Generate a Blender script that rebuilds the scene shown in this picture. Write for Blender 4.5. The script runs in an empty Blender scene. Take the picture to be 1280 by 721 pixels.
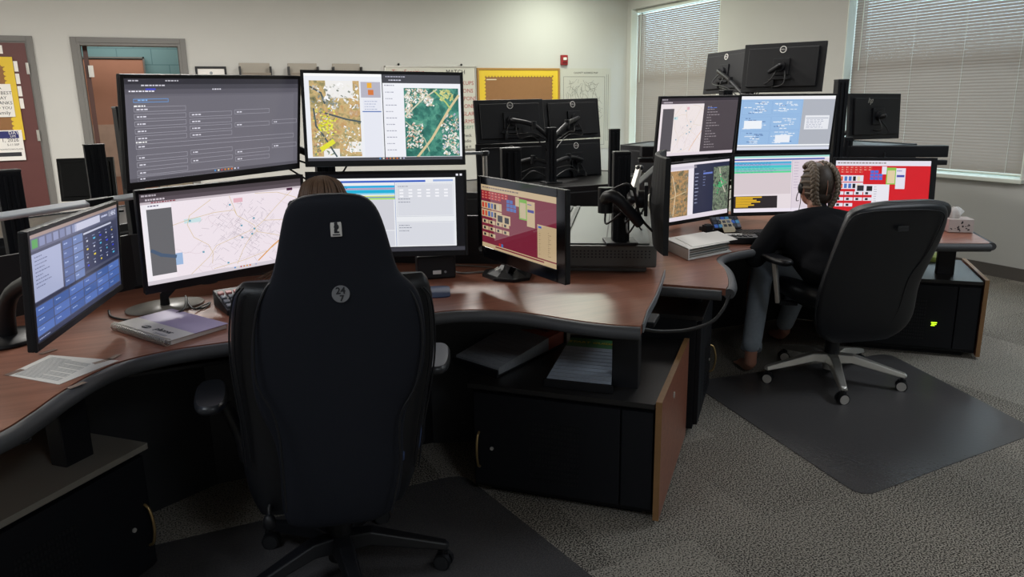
import bpy, bmesh, math, random
from mathutils import Vector, Matrix
random.seed(7)
S = bpy.context.scene
COL = S.collection
R = math.radians
# ---------------------------------------------------------------- camera
FPX, CH = 950.0, 1.45
PITCH, ROLL, AZ = math.atan(232/FPX), -0.0159, R(25.2)
FW = Vector((math.sin(AZ)*math.cos(PITCH), math.cos(AZ)*math.cos(PITCH), -math.sin(PITCH)))
_rt = Vector((math.cos(AZ), -math.sin(AZ), 0)); _up = _rt.cross(FW)
RT = _rt*math.cos(ROLL)+_up*math.sin(ROLL); UPV = _up*math.cos(ROLL)-_rt*math.sin(ROLL)
CP = Vector((0, 0, CH))
cam = bpy.data.cameras.new('camera'); co = bpy.data.objects.new('camera', cam); COL.objects.link(co)
cam.lens = FPX/1280*36; cam.sensor_width = 36; cam.clip_start = .05; cam.clip_end = 200
m = Matrix((RT, UPV, -FW)).transposed().to_4x4(); m.translation = CP
co.matrix_world = m; S.camera = co
# ---------------------------------------------------------------- world, lights, exposure
S.view_settings.view_transform = 'Standard'; S.view_settings.look = 'None'
S.view_settings.gamma = 1; S.view_settings.exposure = 0; S.view_settings.use_curve_mapping = False
try: S.cycles.use_denoising = True
except Exception: pass
w = bpy.data.worlds.new('sky'); S.world = w; w.use_nodes = True
bg = w.node_tree.nodes['Background']; bg.inputs[0].default_value = (.66, .84, 1, 1); bg.inputs[1].default_value = 6.0
def area(name, loc, rot, sx, sy, power, col=(1, 1, 1)):
    l = bpy.data.lights.new(name, 'AREA'); l.shape = 'RECTANGLE'; l.size = sx; l.size_y = sy; l.energy = power; l.color = col
    o = bpy.data.objects.new(name, l); COL.objects.link(o); o.location = loc; o.rotation_euler = rot
    return o
WIN = [(0.06, 1.89), (3.72, 5.55), (7.38, 9.21)]
SILL, HEAD = .80, 2.66
CEIL = 2.95
for a, b in WIN:      # daylight falling on the outside of each blind
    area('daylight', (7.0, (a+b)/2, 1.9), (0, R(90), 0), 2.2, 2.2, 17, (1, .96, .92))
CEIL_AND_FILL_LAMPS = [(2.9, 6.4, 105), (0.2, 6.4, 120), (4.2, 4.4, 22), (-2.4, 6.4, 100), (4.2, 1.4, 30), (.9, -1.4, 24), (-1.6, 1.0, 26), (4.9, 8.2, 40)]  # near left and rear panels are unseen added fill; corner one mimics window daylight
for x, y, e in CEIL_AND_FILL_LAMPS:
    area('ceiling_and_fill_light', (x, y, CEIL-.035), (0, 0, 0), .58, 1.18, e, ((1, .97, .92) if e != 40 else (.93, 1, .84)) if y > 3 else (.86, .93, 1))  # green tint of the added corner panel imitates daylight from the window beside it
area('hall_lamp_light', (-.1, 10.6, 2.6), (0, 0, 0), 1.2, .5, 15, (1, .95, .88))
# ---------------------------------------------------------------- materials
def lin(c):
    if isinstance(c, str):
        c = [int(c[i:i+2], 16)/255 for i in (0, 2, 4)]
    return tuple(x/12.92 if x <= .04045 else ((x+.055)/1.055)**2.4 for x in c[:3])
def mat(name, col, rough=.6, metal=0., spec=.5, bump=None, var=0., scale=20, coat=0., sheen=0.):
    m = bpy.data.materials.new(name); m.use_nodes = True; nt = m.node_tree; N = nt.nodes; L = nt.links
    b = N['Principled BSDF']; c = lin(col)
    b.inputs['Base Color'].default_value = (*c, 1); b.inputs['Roughness'].default_value = rough
    b.inputs['Metallic'].default_value = metal; b.inputs['Specular IOR Level'].default_value = spec
    if coat: b.inputs['Coat Weight'].default_value = coat
    tc = N.new('ShaderNodeTexCoord')
    if var:
        n = N.new('ShaderNodeTexNoise'); n.inputs['Scale'].default_value = scale; n.inputs['Detail'].default_value = 4
        L.new(tc.outputs['Object'], n.inputs['Vector'])
        r = N.new('ShaderNodeMix'); r.data_type = 'RGBA'
        r.inputs[6].default_value = (*[x*(1-var) for x in c], 1); r.inputs[7].default_value = (*[min(1, x*(1+var)) for x in c], 1)
        L.new(n.outputs[0], r.inputs[0]); L.new(r.outputs[2], b.inputs['Base Color'])
    if bump:
        n2 = N.new('ShaderNodeTexNoise'); n2.inputs['Scale'].default_value = bump[0]; n2.inputs['Detail'].default_value = 3
        L.new(tc.outputs['Object'], n2.inputs['Vector'])
        bp = N.new('ShaderNodeBump'); bp.inputs['Strength'].default_value = bump[1]; bp.inputs['Distance'].default_value = .002
        L.new(n2.outputs[0], bp.inputs['Height']); L.new(bp.outputs[0], b.inputs['Normal'])
    return m
M = {}
M['wall'] = mat('painted_wall', 'c0bfbb', .85, spec=.2, bump=(300, .15), var=.03, scale=2)
M['ceiling'] = mat('ceiling_tile', 'd8d6d0', .9, spec=.1, bump=(200, .3))
M['base'] = mat('rubber_baseboard', '55504c', .6)
M['frame'] = mat('grey_door_frame', '6e6c69', .5)
M['maroon'] = mat('maroon_door', '5a3230', .5, var=.12, scale=6)
M['brown'] = mat('brown_door_edge', '5a3a33', .5)
M['terra'] = mat('terracotta_door', 'a8765f', .6, var=.1, scale=5)
M['white'] = mat('white_trim', 'd9ddd3', .5)
M['black'] = mat('black_plastic', '141519', .45, spec=.4)
M['blackgl'] = mat('gloss_black_plastic', '0c0c0e', .12)
M['blackm'] = mat('black_metal', '131419', .5, spec=.4, bump=(400, .1))
M['pedtop'] = mat('dark_laminate', '212020', .35, spec=.5)
M['shell'] = mat('dark_blue_black_panel', '101218', .6, spec=.3)
M['dgrey'] = mat('dark_grey_plastic', '2a2b2e', .5)
M['backs'] = mat('monitor_back_plastic', '17181c', .55, spec=.4)
M['grey'] = mat('grey_metal', '8f949a', .35, metal=.3)
M['alu'] = mat('light_bar_aluminium', 'eef3fa', .35, metal=.0)
M['consolegrey'] = mat('console_grey', '5a5a57', .45)
M['lgrey'] = mat('light_grey_top', '6c716d', .45)
M['silver'] = mat('brushed_silver', 'd2cfc8', .35, metal=.75)
M['chrome'] = mat('chrome', 'dedad4', .3, metal=.5)
M['brass'] = mat('satin_brass', 'b59a6a', .3, metal=.8)
M['leather'] = mat('black_leather', '0b0e15', .44, spec=.5, bump=(260, .25))
M['fabric'] = mat('black_chair_fabric', '1b1e27', .7, spec=.25, bump=(500, .3))
M['nose'] = mat('soft_black_edging', '47484b', .55, spec=.5)
M['paper'] = mat('white_paper', 'e4e1dd', .7)
M['cream'] = mat('cream_paper', 'd9cdb0', .7)
M['ink'] = mat('ink', '2a2a30', .7)
M['redink'] = mat('red_marker', 'a5484a', .7)
M['grnink'] = mat('green_marker', '5c8a76', .7)
M['blueink'] = mat('navy_print', '262a66', .7)
M['red'] = mat('alarm_red', '8e2226', .4)
M['cork'] = mat('cork', 'a5834d', .9, var=.15, scale=60)
M['corkd'] = mat('brown_cork_paper', '8c6440', .9, var=.08, scale=30)
M['yellow'] = mat('yellow_border', 'd9b82f', .6)
M['bbframe'] = mat('oak_frame', 'a27a3e', .5)
M['edge'] = mat('oak_edge_banding', '8f6a44', .5, var=.15, scale=30)
M['lilac'] = mat('lilac_cover', 'b3a6cb', .5)
M['blue'] = mat('blue_fabric', '33466e', .7)
M['denim'] = mat('washed_denim', '99a3ae', .85, bump=(600, .4), var=.12, scale=60)
M['shirt'] = mat('black_jersey', '191a1e', .85, spec=.15, bump=(90, .3))
M['skin'] = mat('skin', 'b98470', .5, var=.05, scale=20)
M['scalp'] = mat('shaded_combed_hair', '493d34', .5, var=.3, scale=160, bump=(220, .5))  # darker than the braids: shading put into the hair colour
M['hair'] = mat('ash_brown_hair', '7b6b5b', .5, var=.35, scale=160, bump=(220, .6))
M['hair2'] = mat('brown_hair', '6e5442', .45, var=.3, scale=160, bump=(220, .5))
M['green'] = mat('green_print', '3f7a50', .6)
M['rust'] = mat('rust_print', '9a4a38', .6)
M['pedsheen'] = mat('laminate_painted_sheen', '8a857c', .32)  # lighter copy of the dark laminate, wall reflection put into the colour
M['pages'] = mat('stacked_page_edges', 'a3adba', .6, var=.25, scale=90)
M['pagesd'] = mat('dark_page_edges', '8c8f94', .6, var=.25, scale=90)
M['beige'] = mat('tan_board', 'ab9970', .6)
M['cable'] = mat('cable_rubber', '18181a', .5)
M['cablel'] = mat('grey_cable', '8d8a86', .5)
M['taupe'] = mat('taupe_plastic', '847b70', .5)
M['tape'] = mat('clear_tape', 'a08a80', .15)
M['glass'] = None
def wood_mat():
    m = bpy.data.materials.new('cherry_laminate'); m.use_nodes = True; N = m.node_tree.nodes; L = m.node_tree.links
    b = N['Principled BSDF']; tc = N.new('ShaderNodeTexCoord'); mp = N.new('ShaderNodeMapping')
    mp.inputs['Scale'].default_value = (2, 26, 26); L.new(tc.outputs['Object'], mp.inputs[0])
    n = N.new('ShaderNodeTexNoise'); n.inputs['Scale'].default_value = 1.6; n.inputs['Detail'].default_value = 6; n.inputs['Distortion'].default_value = .8
    L.new(mp.outputs[0], n.inputs['Vector'])
    r = N.new('ShaderNodeValToRGB'); r.color_ramp.elements[0].position = .3; r.color_ramp.elements[1].position = .75
    r.color_ramp.elements[0].color = (*lin('8a5442'), 1); r.color_ramp.elements[1].color = (*lin('a86f58'), 1)
    L.new(n.outputs[0], r.inputs[0]); L.new(r.outputs[0], b.inputs['Base Color'])
    b.inputs['Roughness'].default_value = .3; b.inputs['Specular IOR Level'].default_value = .5
    return m
M['wood'] = wood_mat()
def carpet_mat():
    m = bpy.data.materials.new('carpet_tiles'); m.use_nodes = True; N = m.node_tree.nodes; L = m.node_tree.links
    b = N['Principled BSDF']; b.inputs['Roughness'].default_value = .95; b.inputs['Specular IOR Level'].default_value = .1
    tc = N.new('ShaderNodeTexCoord'); mp = N.new('ShaderNodeMapping'); mp.inputs['Rotation'].default_value = (0, 0, R(0))
    L.new(tc.outputs['Object'], mp.inputs[0])
    br = N.new('ShaderNodeTexBrick'); br.offset = .5; br.inputs['Scale'].default_value = 1
    br.inputs['Brick Width'].default_value = .61; br.inputs['Row Height'].default_value = .61; br.inputs['Mortar Size'].default_value = 0
    br.inputs['Color1'].default_value = (.20, .20, .20, 1); br.inputs['Color2'].default_value = (1, 1, 1, 1); br.inputs['Bias'].default_value = 0
    L.new(mp.outputs[0], br.inputs['Vector'])
    n1 = N.new('ShaderNodeTexNoise'); n1.inputs['Scale'].default_value = 3; n1.inputs['Detail'].default_value = 3; L.new(mp.outputs[0], n1.inputs['Vector'])
    n2 = N.new('ShaderNodeTexNoise'); n2.inputs['Scale'].default_value = 175; n2.inputs['Detail'].default_value = 2; L.new(tc.outputs['Object'], n2.inputs['Vector'])
    v = N.new('ShaderNodeTexVoronoi'); v.inputs['Scale'].default_value = 170; L.new(tc.outputs['Object'], v.inputs['Vector'])
    def math_(op, a, bb):
        q = N.new('ShaderNodeMath'); q.operation = op
        for i, x in enumerate((a, bb)):
            if isinstance(x, float): q.inputs[i].default_value = x
            else: L.new(x, q.inputs[i])
        return q.outputs[0]
    sep = N.new('ShaderNodeSeparateColor'); L.new(br.outputs['Color'], sep.inputs[0])
    t = math_('MULTIPLY', sep.outputs[0], .6); t = math_('ADD', t, math_('MULTIPLY', n1.outputs[0], .3))
    n3 = math_('SUBTRACT', n2.outputs[0], .5); t = math_('ADD', t, math_('MULTIPLY', n3, 6.0))
    t = math_('ADD', t, math_('MULTIPLY', v.outputs['Distance'], .2))
    r = N.new('ShaderNodeValToRGB'); e = r.color_ramp.elements
    e[0].position = 0; e[0].color = (*lin('2a2825'), 1); e[1].position = 1; e[1].color = (*lin('aaa398'), 1)
    L.new(t, r.inputs[0]); L.new(r.outputs[0], b.inputs['Base Color'])
    bp = N.new('ShaderNodeBump'); bp.inputs['Strength'].default_value = .8; bp.inputs['Distance'].default_value = .004
    L.new(n2.outputs[0], bp.inputs['Height']); L.new(bp.outputs[0], b.inputs['Normal'])
    return m
M['carpet'] = carpet_mat()
def mat_mat():
    m = bpy.data.materials.new('clear_vinyl_mat'); m.use_nodes = True; N = m.node_tree.nodes; L = m.node_tree.links
    b = N['Principled BSDF']; b.inputs['Base Color'].default_value = (*lin('5e5c5d'), 1); b.inputs['Roughness'].default_value = .3
    b.inputs['Alpha'].default_value = .6; b.inputs['Specular IOR Level'].default_value = .6
    tc = N.new('ShaderNodeTexCoord'); n = N.new('ShaderNodeTexNoise'); n.inputs['Scale'].default_value = 60; L.new(tc.outputs['Object'], n.inputs['Vector'])
    bp = N.new('ShaderNodeBump'); bp.inputs['Strength'].default_value = .25; bp.inputs['Distance'].default_value = .002; L.new(n.outputs[0], bp.inputs['Height']); L.new(bp.outputs[0], b.inputs['Normal'])
    return m
M['vinyl'] = mat_mat()
def slat_mat():
    m = bpy.data.materials.new('blind_slat'); m.use_nodes = True; N = m.node_tree.nodes; L = m.node_tree.links
    N.remove(N['Principled BSDF']); out = N['Material Output']
    d = N.new('ShaderNodeBsdfDiffuse'); d.inputs[0].default_value = (*lin('8c8178'), 1)
    t = N.new('ShaderNodeBsdfTranslucent'); t.inputs[0].default_value = (*lin('c0b2a6'), 1)
    x = N.new('ShaderNodeMixShader'); x.inputs[0].default_value = .09; L.new(d.outputs[0], x.inputs[1]); L.new(t.outputs[0], x.inputs[2]); L.new(x.outputs[0], out.inputs[0])
    return m
M['slat'] = slat_mat()
def glass_mat():
    m = bpy.data.materials.new('window_glass'); m.use_nodes = True; N = m.node_tree.nodes; L = m.node_tree.links
    N.remove(N['Principled BSDF']); out = N['Material Output']
    t = N.new('ShaderNodeBsdfTransparent'); t.inputs[0].default_value = (.9, .95, .95, 1)
    g = N.new('ShaderNodeBsdfGlossy'); g.inputs['Roughness'].default_value = .02
    x = N.new('ShaderNodeMixShader'); x.inputs[0].default_value = .06; L.new(t.outputs[0], x.inputs[1]); L.new(g.outputs[0], x.inputs[2]); L.new(x.outputs[0], out.inputs[0])
    return m
M['glass'] = glass_mat()
def block_mat():
    m = bpy.data.materials.new('painted_block_wall'); m.use_nodes = True; N = m.node_tree.nodes; L = m.node_tree.links
    b = N['Principled BSDF']; b.inputs['Roughness'].default_value = .6
    tc = N.new('ShaderNodeTexCoord'); sp = N.new('ShaderNodeSeparateXYZ'); cb = N.new('ShaderNodeCombineXYZ')
    L.new(tc.outputs['Object'], sp.inputs[0]); L.new(sp.outputs[0], cb.inputs[0]); L.new(sp.outputs[2], cb.inputs[1])
    br = N.new('ShaderNodeTexBrick'); br.inputs['Scale'].default_value = 1; br.inputs['Brick Width'].default_value = .4; br.inputs['Row Height'].default_value = .2
    br.inputs['Mortar Size'].default_value = .006
    L.new(cb.outputs[0], br.inputs['Vector'])
    g = N.new('ShaderNodeMath'); g.operation = 'GREATER_THAN'; g.inputs[1].default_value = 1.4; L.new(sp.outputs[2], g.inputs[0])
    mx = N.new('ShaderNodeMix'); mx.data_type = 'RGBA'; mx.inputs[6].default_value = (*lin('d3c6b0'), 1); mx.inputs[7].default_value = (*lin('6f9397'), 1)
    L.new(g.outputs[0], mx.inputs[0]); L.new(mx.outputs[2], br.inputs['Color1']); L.new(mx.outputs[2], br.inputs['Color2'])
    m2 = N.new('ShaderNodeMix'); m2.data_type = 'RGBA'; m2.inputs[6].default_value = (*lin('b3a893'), 1); m2.inputs[7].default_value = (*lin('567a80'), 1)
    L.new(g.outputs[0], m2.inputs[0]); L.new(m2.outputs[2], br.inputs['Mortar'])
    L.new(br.outputs[0], b.inputs['Base Color'])
    return m
M['block'] = block_mat()
def emit_mat(name, st, tint=(1, 1, 1)):
    m = bpy.data.materials.new(name); m.use_nodes = True; N = m.node_tree.nodes; L = m.node_tree.links
    b = N['Principled BSDF']; b.inputs['Base Color'].default_value = (.006, .006, .006, 1); b.inputs['Roughness'].default_value = .3
    a = N.new('ShaderNodeVertexColor'); a.layer_name = 'Col'
    mu = N.new('ShaderNodeMix'); mu.data_type = 'RGBA'; mu.blend_type = 'MULTIPLY'; mu.inputs[0].default_value = 1; mu.inputs[7].default_value = (*tint, 1)
    L.new(a.outputs[0], mu.inputs[6]); L.new(mu.outputs[2], b.inputs['Emission Color']); b.inputs['Emission Strength'].default_value = st
    return m
M['lcd'] = emit_mat('screen_picture', .95)
M['lcdgl'] = emit_mat('glossy_screen_picture', .62); M['lcdgl'].node_tree.nodes['Principled BSDF'].inputs['Roughness'].default_value = .04
def aerial(name, stops, scale, seed, st=.9):
    m = bpy.data.materials.new(name); m.use_nodes = True; N = m.node_tree.nodes; L = m.node_tree.links
    b = N['Principled BSDF']; b.inputs['Base Color'].default_value = (.006, .006, .006, 1); b.inputs['Roughness'].default_value = .3
    tc = N.new('ShaderNodeTexCoord'); mp = N.new('ShaderNodeMapping'); mp.inputs['Location'].default_value = (seed, seed*.7, seed*1.3); L.new(tc.outputs['Object'], mp.inputs[0])
    n = N.new('ShaderNodeTexNoise'); n.inputs['Scale'].default_value = scale; n.inputs['Detail'].default_value = 8; n.inputs['Roughness'].default_value = .68; L.new(mp.outputs[0], n.inputs['Vector'])
    v = N.new('ShaderNodeTexVoronoi'); v.inputs['Scale'].default_value = scale*2.2; L.new(mp.outputs[0], v.inputs['Vector'])
    mx = N.new('ShaderNodeMix'); mx.inputs[0].default_value = .22; L.new(n.outputs[0], mx.inputs[2]); L.new(v.outputs['Color'], mx.inputs[3])
    r = N.new('ShaderNodeValToRGB'); e = r.color_ramp.elements
    while len(e) < len(stops): e.new(.5)
    for i, (p, c) in enumerate(stops): e[i].position = p; e[i].color = (*lin(c), 1)
    L.new(mx.outputs[0], r.inputs[0]); L.new(r.outputs[0], b.inputs['Emission Color']); b.inputs['Emission Strength'].default_value = st
    return m
M['aer_wood'] = aerial('aerial_woodland', [(.32, '1f5a50'), (.46, '2c7468'), (.58, '4f9a86'), (.72, '7fbf9f')], 26, 3)
M['aer_town'] = aerial('aerial_town', [(.30, '2c6a55'), (.42, 'c8a878'), (.5, 'e6d9c0'), (.58, '6a9a86'), (.68, 'f4efe4')], 30, 9)
M['aer_dry'] = aerial('aerial_dry_land', [(.30, '4a5a4a'), (.42, 'a89a6a'), (.5, 'd8bc84'), (.6, 'c79a66'), (.72, 'e8e4d4')], 24, 5)
M['aer_brown'] = aerial('aerial_farmland', [(.30, '3a4a3a'), (.43, '8a7a5a'), (.5, 'c89a66'), (.6, '6a6a5a'), (.7, 'd8c0a0')], 22, 15)
M['aer_dark'] = aerial('aerial_night_town', [(.30, '20262a'), (.43, '5a6058'), (.52, '8a9a80'), (.62, '3a4a44'), (.72, 'd0d0c0')], 34, 21)
M['lamp'] = emit_mat('lamp_diffuser', 3.0)
# ---------------------------------------------------------------- builders
def U(x, y, z):
    d = FW+RT*((x-640)/FPX)-UPV*((y-360.5)/FPX)
    return CP+d*((z-CH)/d.z)
def UZ(x, y, Z):
    return CP+(FW+RT*((x-640)/FPX)-UPV*((y-360.5)/FPX))*Z
class MB:
    def __init__(s, M0=None): s.v = []; s.f = []; s.m = []; s.sm = []; s.c = []; s.M = M0 or Matrix()
    def add(s, vs, fs, mi=0, smooth=False, col=None, T=None):
        b = len(s.v); X = s.M @ T if T is not None else s.M
        s.v += [X @ Vector(p) for p in vs]
        for f in fs: s.f.append([b+i for i in f]); s.m.append(mi); s.sm.append(smooth); s.c.append(col)
        return s
    def box(s, c, d, mi=0, rz=0, T=None, col=None, rot=None):
        hx, hy, hz = d[0]/2, d[1]/2, d[2]/2
        vs = [(x, y, z) for x in (-hx, hx) for y in (-hy, hy) for z in (-hz, hz)]
        X = Matrix.Translation(c) @ (rot if rot is not None else Matrix.Rotation(rz, 4, 'Z'))
        if T is not None: X = T @ X
        return s.add(vs, [(0, 1, 3, 2), (4, 6, 7, 5), (0, 4, 5, 1), (2, 3, 7, 6), (0, 2, 6, 4), (1, 5, 7, 3)], mi, False, col, X)
    def bar(s, a, b, wd, ht, mi=0, tw=0):
        a, b = Vector(a), Vector(b); d = b-a; q = d.to_track_quat('X', 'Z').to_matrix().to_4x4() @ Matrix.Rotation(tw, 4, 'X')
        return s.box((a+b)/2, (d.length, wd, ht), mi, rot=q)
    def prism(s, poly, z0, z1, mi=0, mtop=None, smooth=False):
        n = len(poly); ar = sum(poly[i][0]*poly[(i+1) % n][1]-poly[(i+1) % n][0]*poly[i][1] for i in range(n))
        if ar < 0: poly = poly[::-1]
        s.add([(p[0], p[1], z0) for p in poly]+[(p[0], p[1], z1) for p in poly], [tuple(range(n-1, -1, -1))]+[(i, (i+1) % n, n+(i+1) % n, n+i) for i in range(n)], mi, smooth)
        return s.add([(p[0], p[1], z1) for p in poly], [tuple(range(n))], mi if mtop is None else mtop)
    def loft(s, rings, mi=0, smooth=True, cap=True):
        n = len(rings[0]); vs = [p for r in rings for p in r]; fs = []
        for k in range(len(rings)-1):
            for i in range(n):
                j = (i+1) % n; fs.append((k*n+i, k*n+j, (k+1)*n+j, (k+1)*n+i))
        s.add(vs, fs, mi, smooth)
        if cap:
            for q, fl in ((rings[0], True), (rings[-1], False)): s.add(q, [tuple(range(n-1, -1, -1)) if fl else tuple(range(n))], mi, False)
        return s
    def tube(s, pts, r, mi=0, n=8, spline=True):
        pts = [Vector(p) for p in pts]
        rs = r if isinstance(r, (list, tuple)) else [r]*len(pts)
        if spline and len(pts) > 2: pts, rs = catmull(pts, rs)
        rings = []; up = None
        for i, p in enumerate(pts):
            d = (pts[min(i+1, len(pts)-1)]-pts[max(i-1, 0)]).normalized()
            if up is None: up = d.orthogonal().normalized()
            up = (up-d*up.dot(d)); up = up.normalized() if up.length > 1e-5 else d.orthogonal().normalized(); sd = d.cross(up)
            rings.append([p+(up*math.cos(2*math.pi*k/n)+sd*math.sin(2*math.pi*k/n))*rs[i] for k in range(n)])
        return s.loft(rings, mi)
    def cyl(s, a, b, r, r2=None, mi=0, n=20): return s.tube([a, b], [r, r if r2 is None else r2], mi, n)
    def lathe(s, prof, mi=0, n=24, T=None):
        rings = [[Vector((r*math.cos(2*math.pi*k/n), r*math.sin(2*math.pi*k/n), z)) for k in range(n)] for r, z in prof]
        if T is not None: rings = [[T @ p for p in r] for r in rings]
        return s.loft(rings, mi)
    def ell(s, c, r, mi=0, T=None, n=14, m=9):
        rings = []
        for k in range(m+1):
            th = math.pi*(k/m); th = min(max(th, .06), math.pi-.06)
            rings.append([Vector((r[0]*math.sin(th)*math.cos(2*math.pi*i/n), r[1]*math.sin(th)*math.sin(2*math.pi*i/n), -r[2]*math.cos(th))) for i in range(n)])
        X = Matrix.Translation(c) @ (T if T is not None else Matrix())
        return s.loft([[X @ p for p in q] for q in rings], mi)
    def sup(s, rows, mi=0, n=28, T=None):     # rows: (z, xc, yc, half_width, half_depth, exponent)
        rings = []
        for z, xc, yc, hw, hd, e in rows:
            q = []
            for k in range(n):
                a = 2*math.pi*k/n; ca, sa = math.cos(a), math.sin(a)
                q.append(Vector((xc+hw*math.copysign(abs(ca)**(2/e), ca), yc+hd*math.copysign(abs(sa)**(2/e), sa), z)))
            rings.append([T @ p for p in q] if T is not None else q)
        return s.loft(rings, mi)
    def text(s, body, size, T, mi=0, col=None, ext=.0004, align='CENTER', bold=0):
        c = bpy.data.curves.new('t', 'FONT'); c.body = body; c.size = size; c.extrude = ext; c.align_x = align; c.align_y = 'CENTER'; c.resolution_u = 2; c.offset = bold
        o = bpy.data.objects.new('t', c); COL.objects.link(o); bpy.context.view_layer.update()
        me = bpy.data.meshes.new_from_object(o.evaluated_get(bpy.context.evaluated_depsgraph_get()))
        s.add([tuple(v.co) for v in me.vertices], [tuple(p.vertices) for p in me.polygons], mi, False, col, T)
        bpy.data.objects.remove(o); bpy.data.meshes.remove(me); bpy.data.curves.remove(c)
        return s
    def build(s, name, mats, parent=None, bevel=0, subsurf=0, kind=None, seg=2):
        me = bpy.data.meshes.new(name); me.from_pydata([tuple(p) for p in s.v], [], s.f)
        for mm in (mats if isinstance(mats, (list, tuple)) else [mats]): me.materials.append(M[mm] if isinstance(mm, str) else mm)
        for i, p in enumerate(me.polygons): p.material_index = s.m[i]; p.use_smooth = s.sm[i]
        if any(c is not None for c in s.c):
            at = me.color_attributes.new('Col', 'FLOAT_COLOR', 'CORNER')
            for i, p in enumerate(me.polygons):
                c = s.c[i] or (0, 0, 0)
                for li in p.loop_indices: at.data[li].color = (*c, 1)
        o = bpy.data.objects.new(name, me); COL.objects.link(o)
        if parent: o.parent = parent
        if kind: o['kind'] = kind
        if bevel:
            b = o.modifiers.new('bevel', 'BEVEL'); b.width = bevel; b.segments = seg; b.limit_method = 'ANGLE'; b.angle_limit = R(40)
        if subsurf: b = o.modifiers.new('sub', 'SUBSURF'); b.levels = b.render_levels = subsurf
        return o
def catmull(pts, rs, k=6):
    P = [pts[0]]+pts+[pts[-1]]; Q = [rs[0]]+list(rs)+[rs[-1]]; out = []; ro = []
    for i in range(1, len(P)-2):
        for j in range(k):
            t = j/k; a, b, c, d = P[i-1], P[i], P[i+1], P[i+2]
            out.append(.5*((2*b)+(c-a)*t+(2*a-5*b+4*c-d)*t*t+(3*b-a-3*c+d)*t**3)); ro.append(Q[i]*(1-t)+Q[i+1]*t)
    out.append(pts[-1]); ro.append(rs[-1]); return out, ro
def spl2(pts, k=6):
    a, _ = catmull([Vector((*p, 0)) for p in pts], [0]*len(pts), k); return [(p.x, p.y) for p in a]
def thing(name, label, cat, loc=(0, 0, 0), rz=0, group=None):
    o = bpy.data.objects.new(name, None); COL.objects.link(o); o.location = loc; o.rotation_euler = (0, 0, rz)
    o.empty_display_size = .1; o['label'] = label; o['category'] = cat
    if group: o['group'] = group
    return o
def tag(o, label, cat, group=None):
    o['label'] = label; o['category'] = cat
    if group: o['group'] = group
    return o
T3 = lambda x, y, z: Matrix.Translation((x, y, z))
RX = lambda a: Matrix.Rotation(a, 4, 'X'); RY = lambda a: Matrix.Rotation(a, 4, 'Y'); RZ = lambda a: Matrix.Rotation(a, 4, 'Z')
def world_in(root, p):      # a world point in a root's frame (roots are only moved and turned about z)
    return (Matrix.Translation(root.location) @ RZ(root.rotation_euler[2])).inverted() @ Vector(p)
# ================================================================ the room
X0, X1, Y0, Y1 = -3.6, 6.2, -2.6, 9.3
def st(mb, name, mm, **k): return mb.build(name, mm, kind='structure', **k)
st(MB().box(((X0+X1)/2, (Y0+12)/2, -.05), (X1-X0+.8, 12-Y0+.6, .1)), 'floor', 'carpet')
st(MB().box(((X0+X1)/2, (Y0+Y1)/2, CEIL+.05), (X1-X0+.4, Y1-Y0+.4, .1)), 'ceiling', 'ceiling')
DO = (-.52, .46, 2.12)      # opening of the doorway: inner jamb x range and head height
D1 = (-1.96, -.96, 2.12)
b = MB()
def wbox(b, x0, x1, z0, z1): b.box(((x0+x1)/2, Y1+.07, (z0+z1)/2), (x1-x0, .14, z1-z0))
wbox(b, X0-.2, DO[0]-.0, 0, DO[2]); wbox(b, DO[1], X1+.2, 0, DO[2]); wbox(b, X0-.2, X1+.2, DO[2], CEIL)
st(b, 'wall_back', 'wall')
b = MB()
def rbox(b, y0, y1, z0, z1): b.box((X1+.12, (y0+y1)/2, (z0+z1)/2), (.24, y1-y0, z1-z0))
rbox(b, Y0-.2, Y1, 0, SILL); rbox(b, Y0-.2, Y1, HEAD, CEIL)
ys = [Y0-.2]+[v for a in WIN for v in a]+[Y1]
for i in range(0, len(ys), 2): rbox(b, ys[i], ys[i+1], SILL, HEAD)
st(b, 'wall_right', 'wall')
st(MB().box((X0-.05, (Y0+Y1)/2, CEIL/2), (.1, Y1-Y0+.4, CEIL)), 'wall_left', 'wall')
st(MB().box(((X0+X1)/2, Y0-.05, CEIL/2), (X1-X0, .1, CEIL)), 'wall_front', 'wall')
b = MB(); b.box((X1-.007, (Y0+Y1)/2, .05), (.014, Y1-Y0, .10)); st(b, 'baseboard_right', 'base')
b = MB(); b.box(((X1+DO[1]+.05)/2, Y1-.007, .05), (X1-DO[1]-.05, .014, .10)); b.box(((D1[1]+DO[0])/2, Y1-.007, .05), (DO[0]-D1[1]-.12, .014, .10)); st(b, 'baseboard_back', 'base')
# hallway beyond the open doorway
b = MB(); b.box((0, 11.3, CEIL/2), (3.4, .1, CEIL)); st(b, 'wall_hall_back', 'block')
b = MB(); b.box((-1.55, 10.35, CEIL/2), (.1, 1.8, CEIL)); b.box((1.65, 10.35, CEIL/2), (.1, 1.8, CEIL)); st(b, 'wall_hall_side', 'wall')
st(MB().box((0, 10.35, CEIL+.05), (3.4, 1.9, .1)), 'ceiling_hall', 'ceiling')
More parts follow.
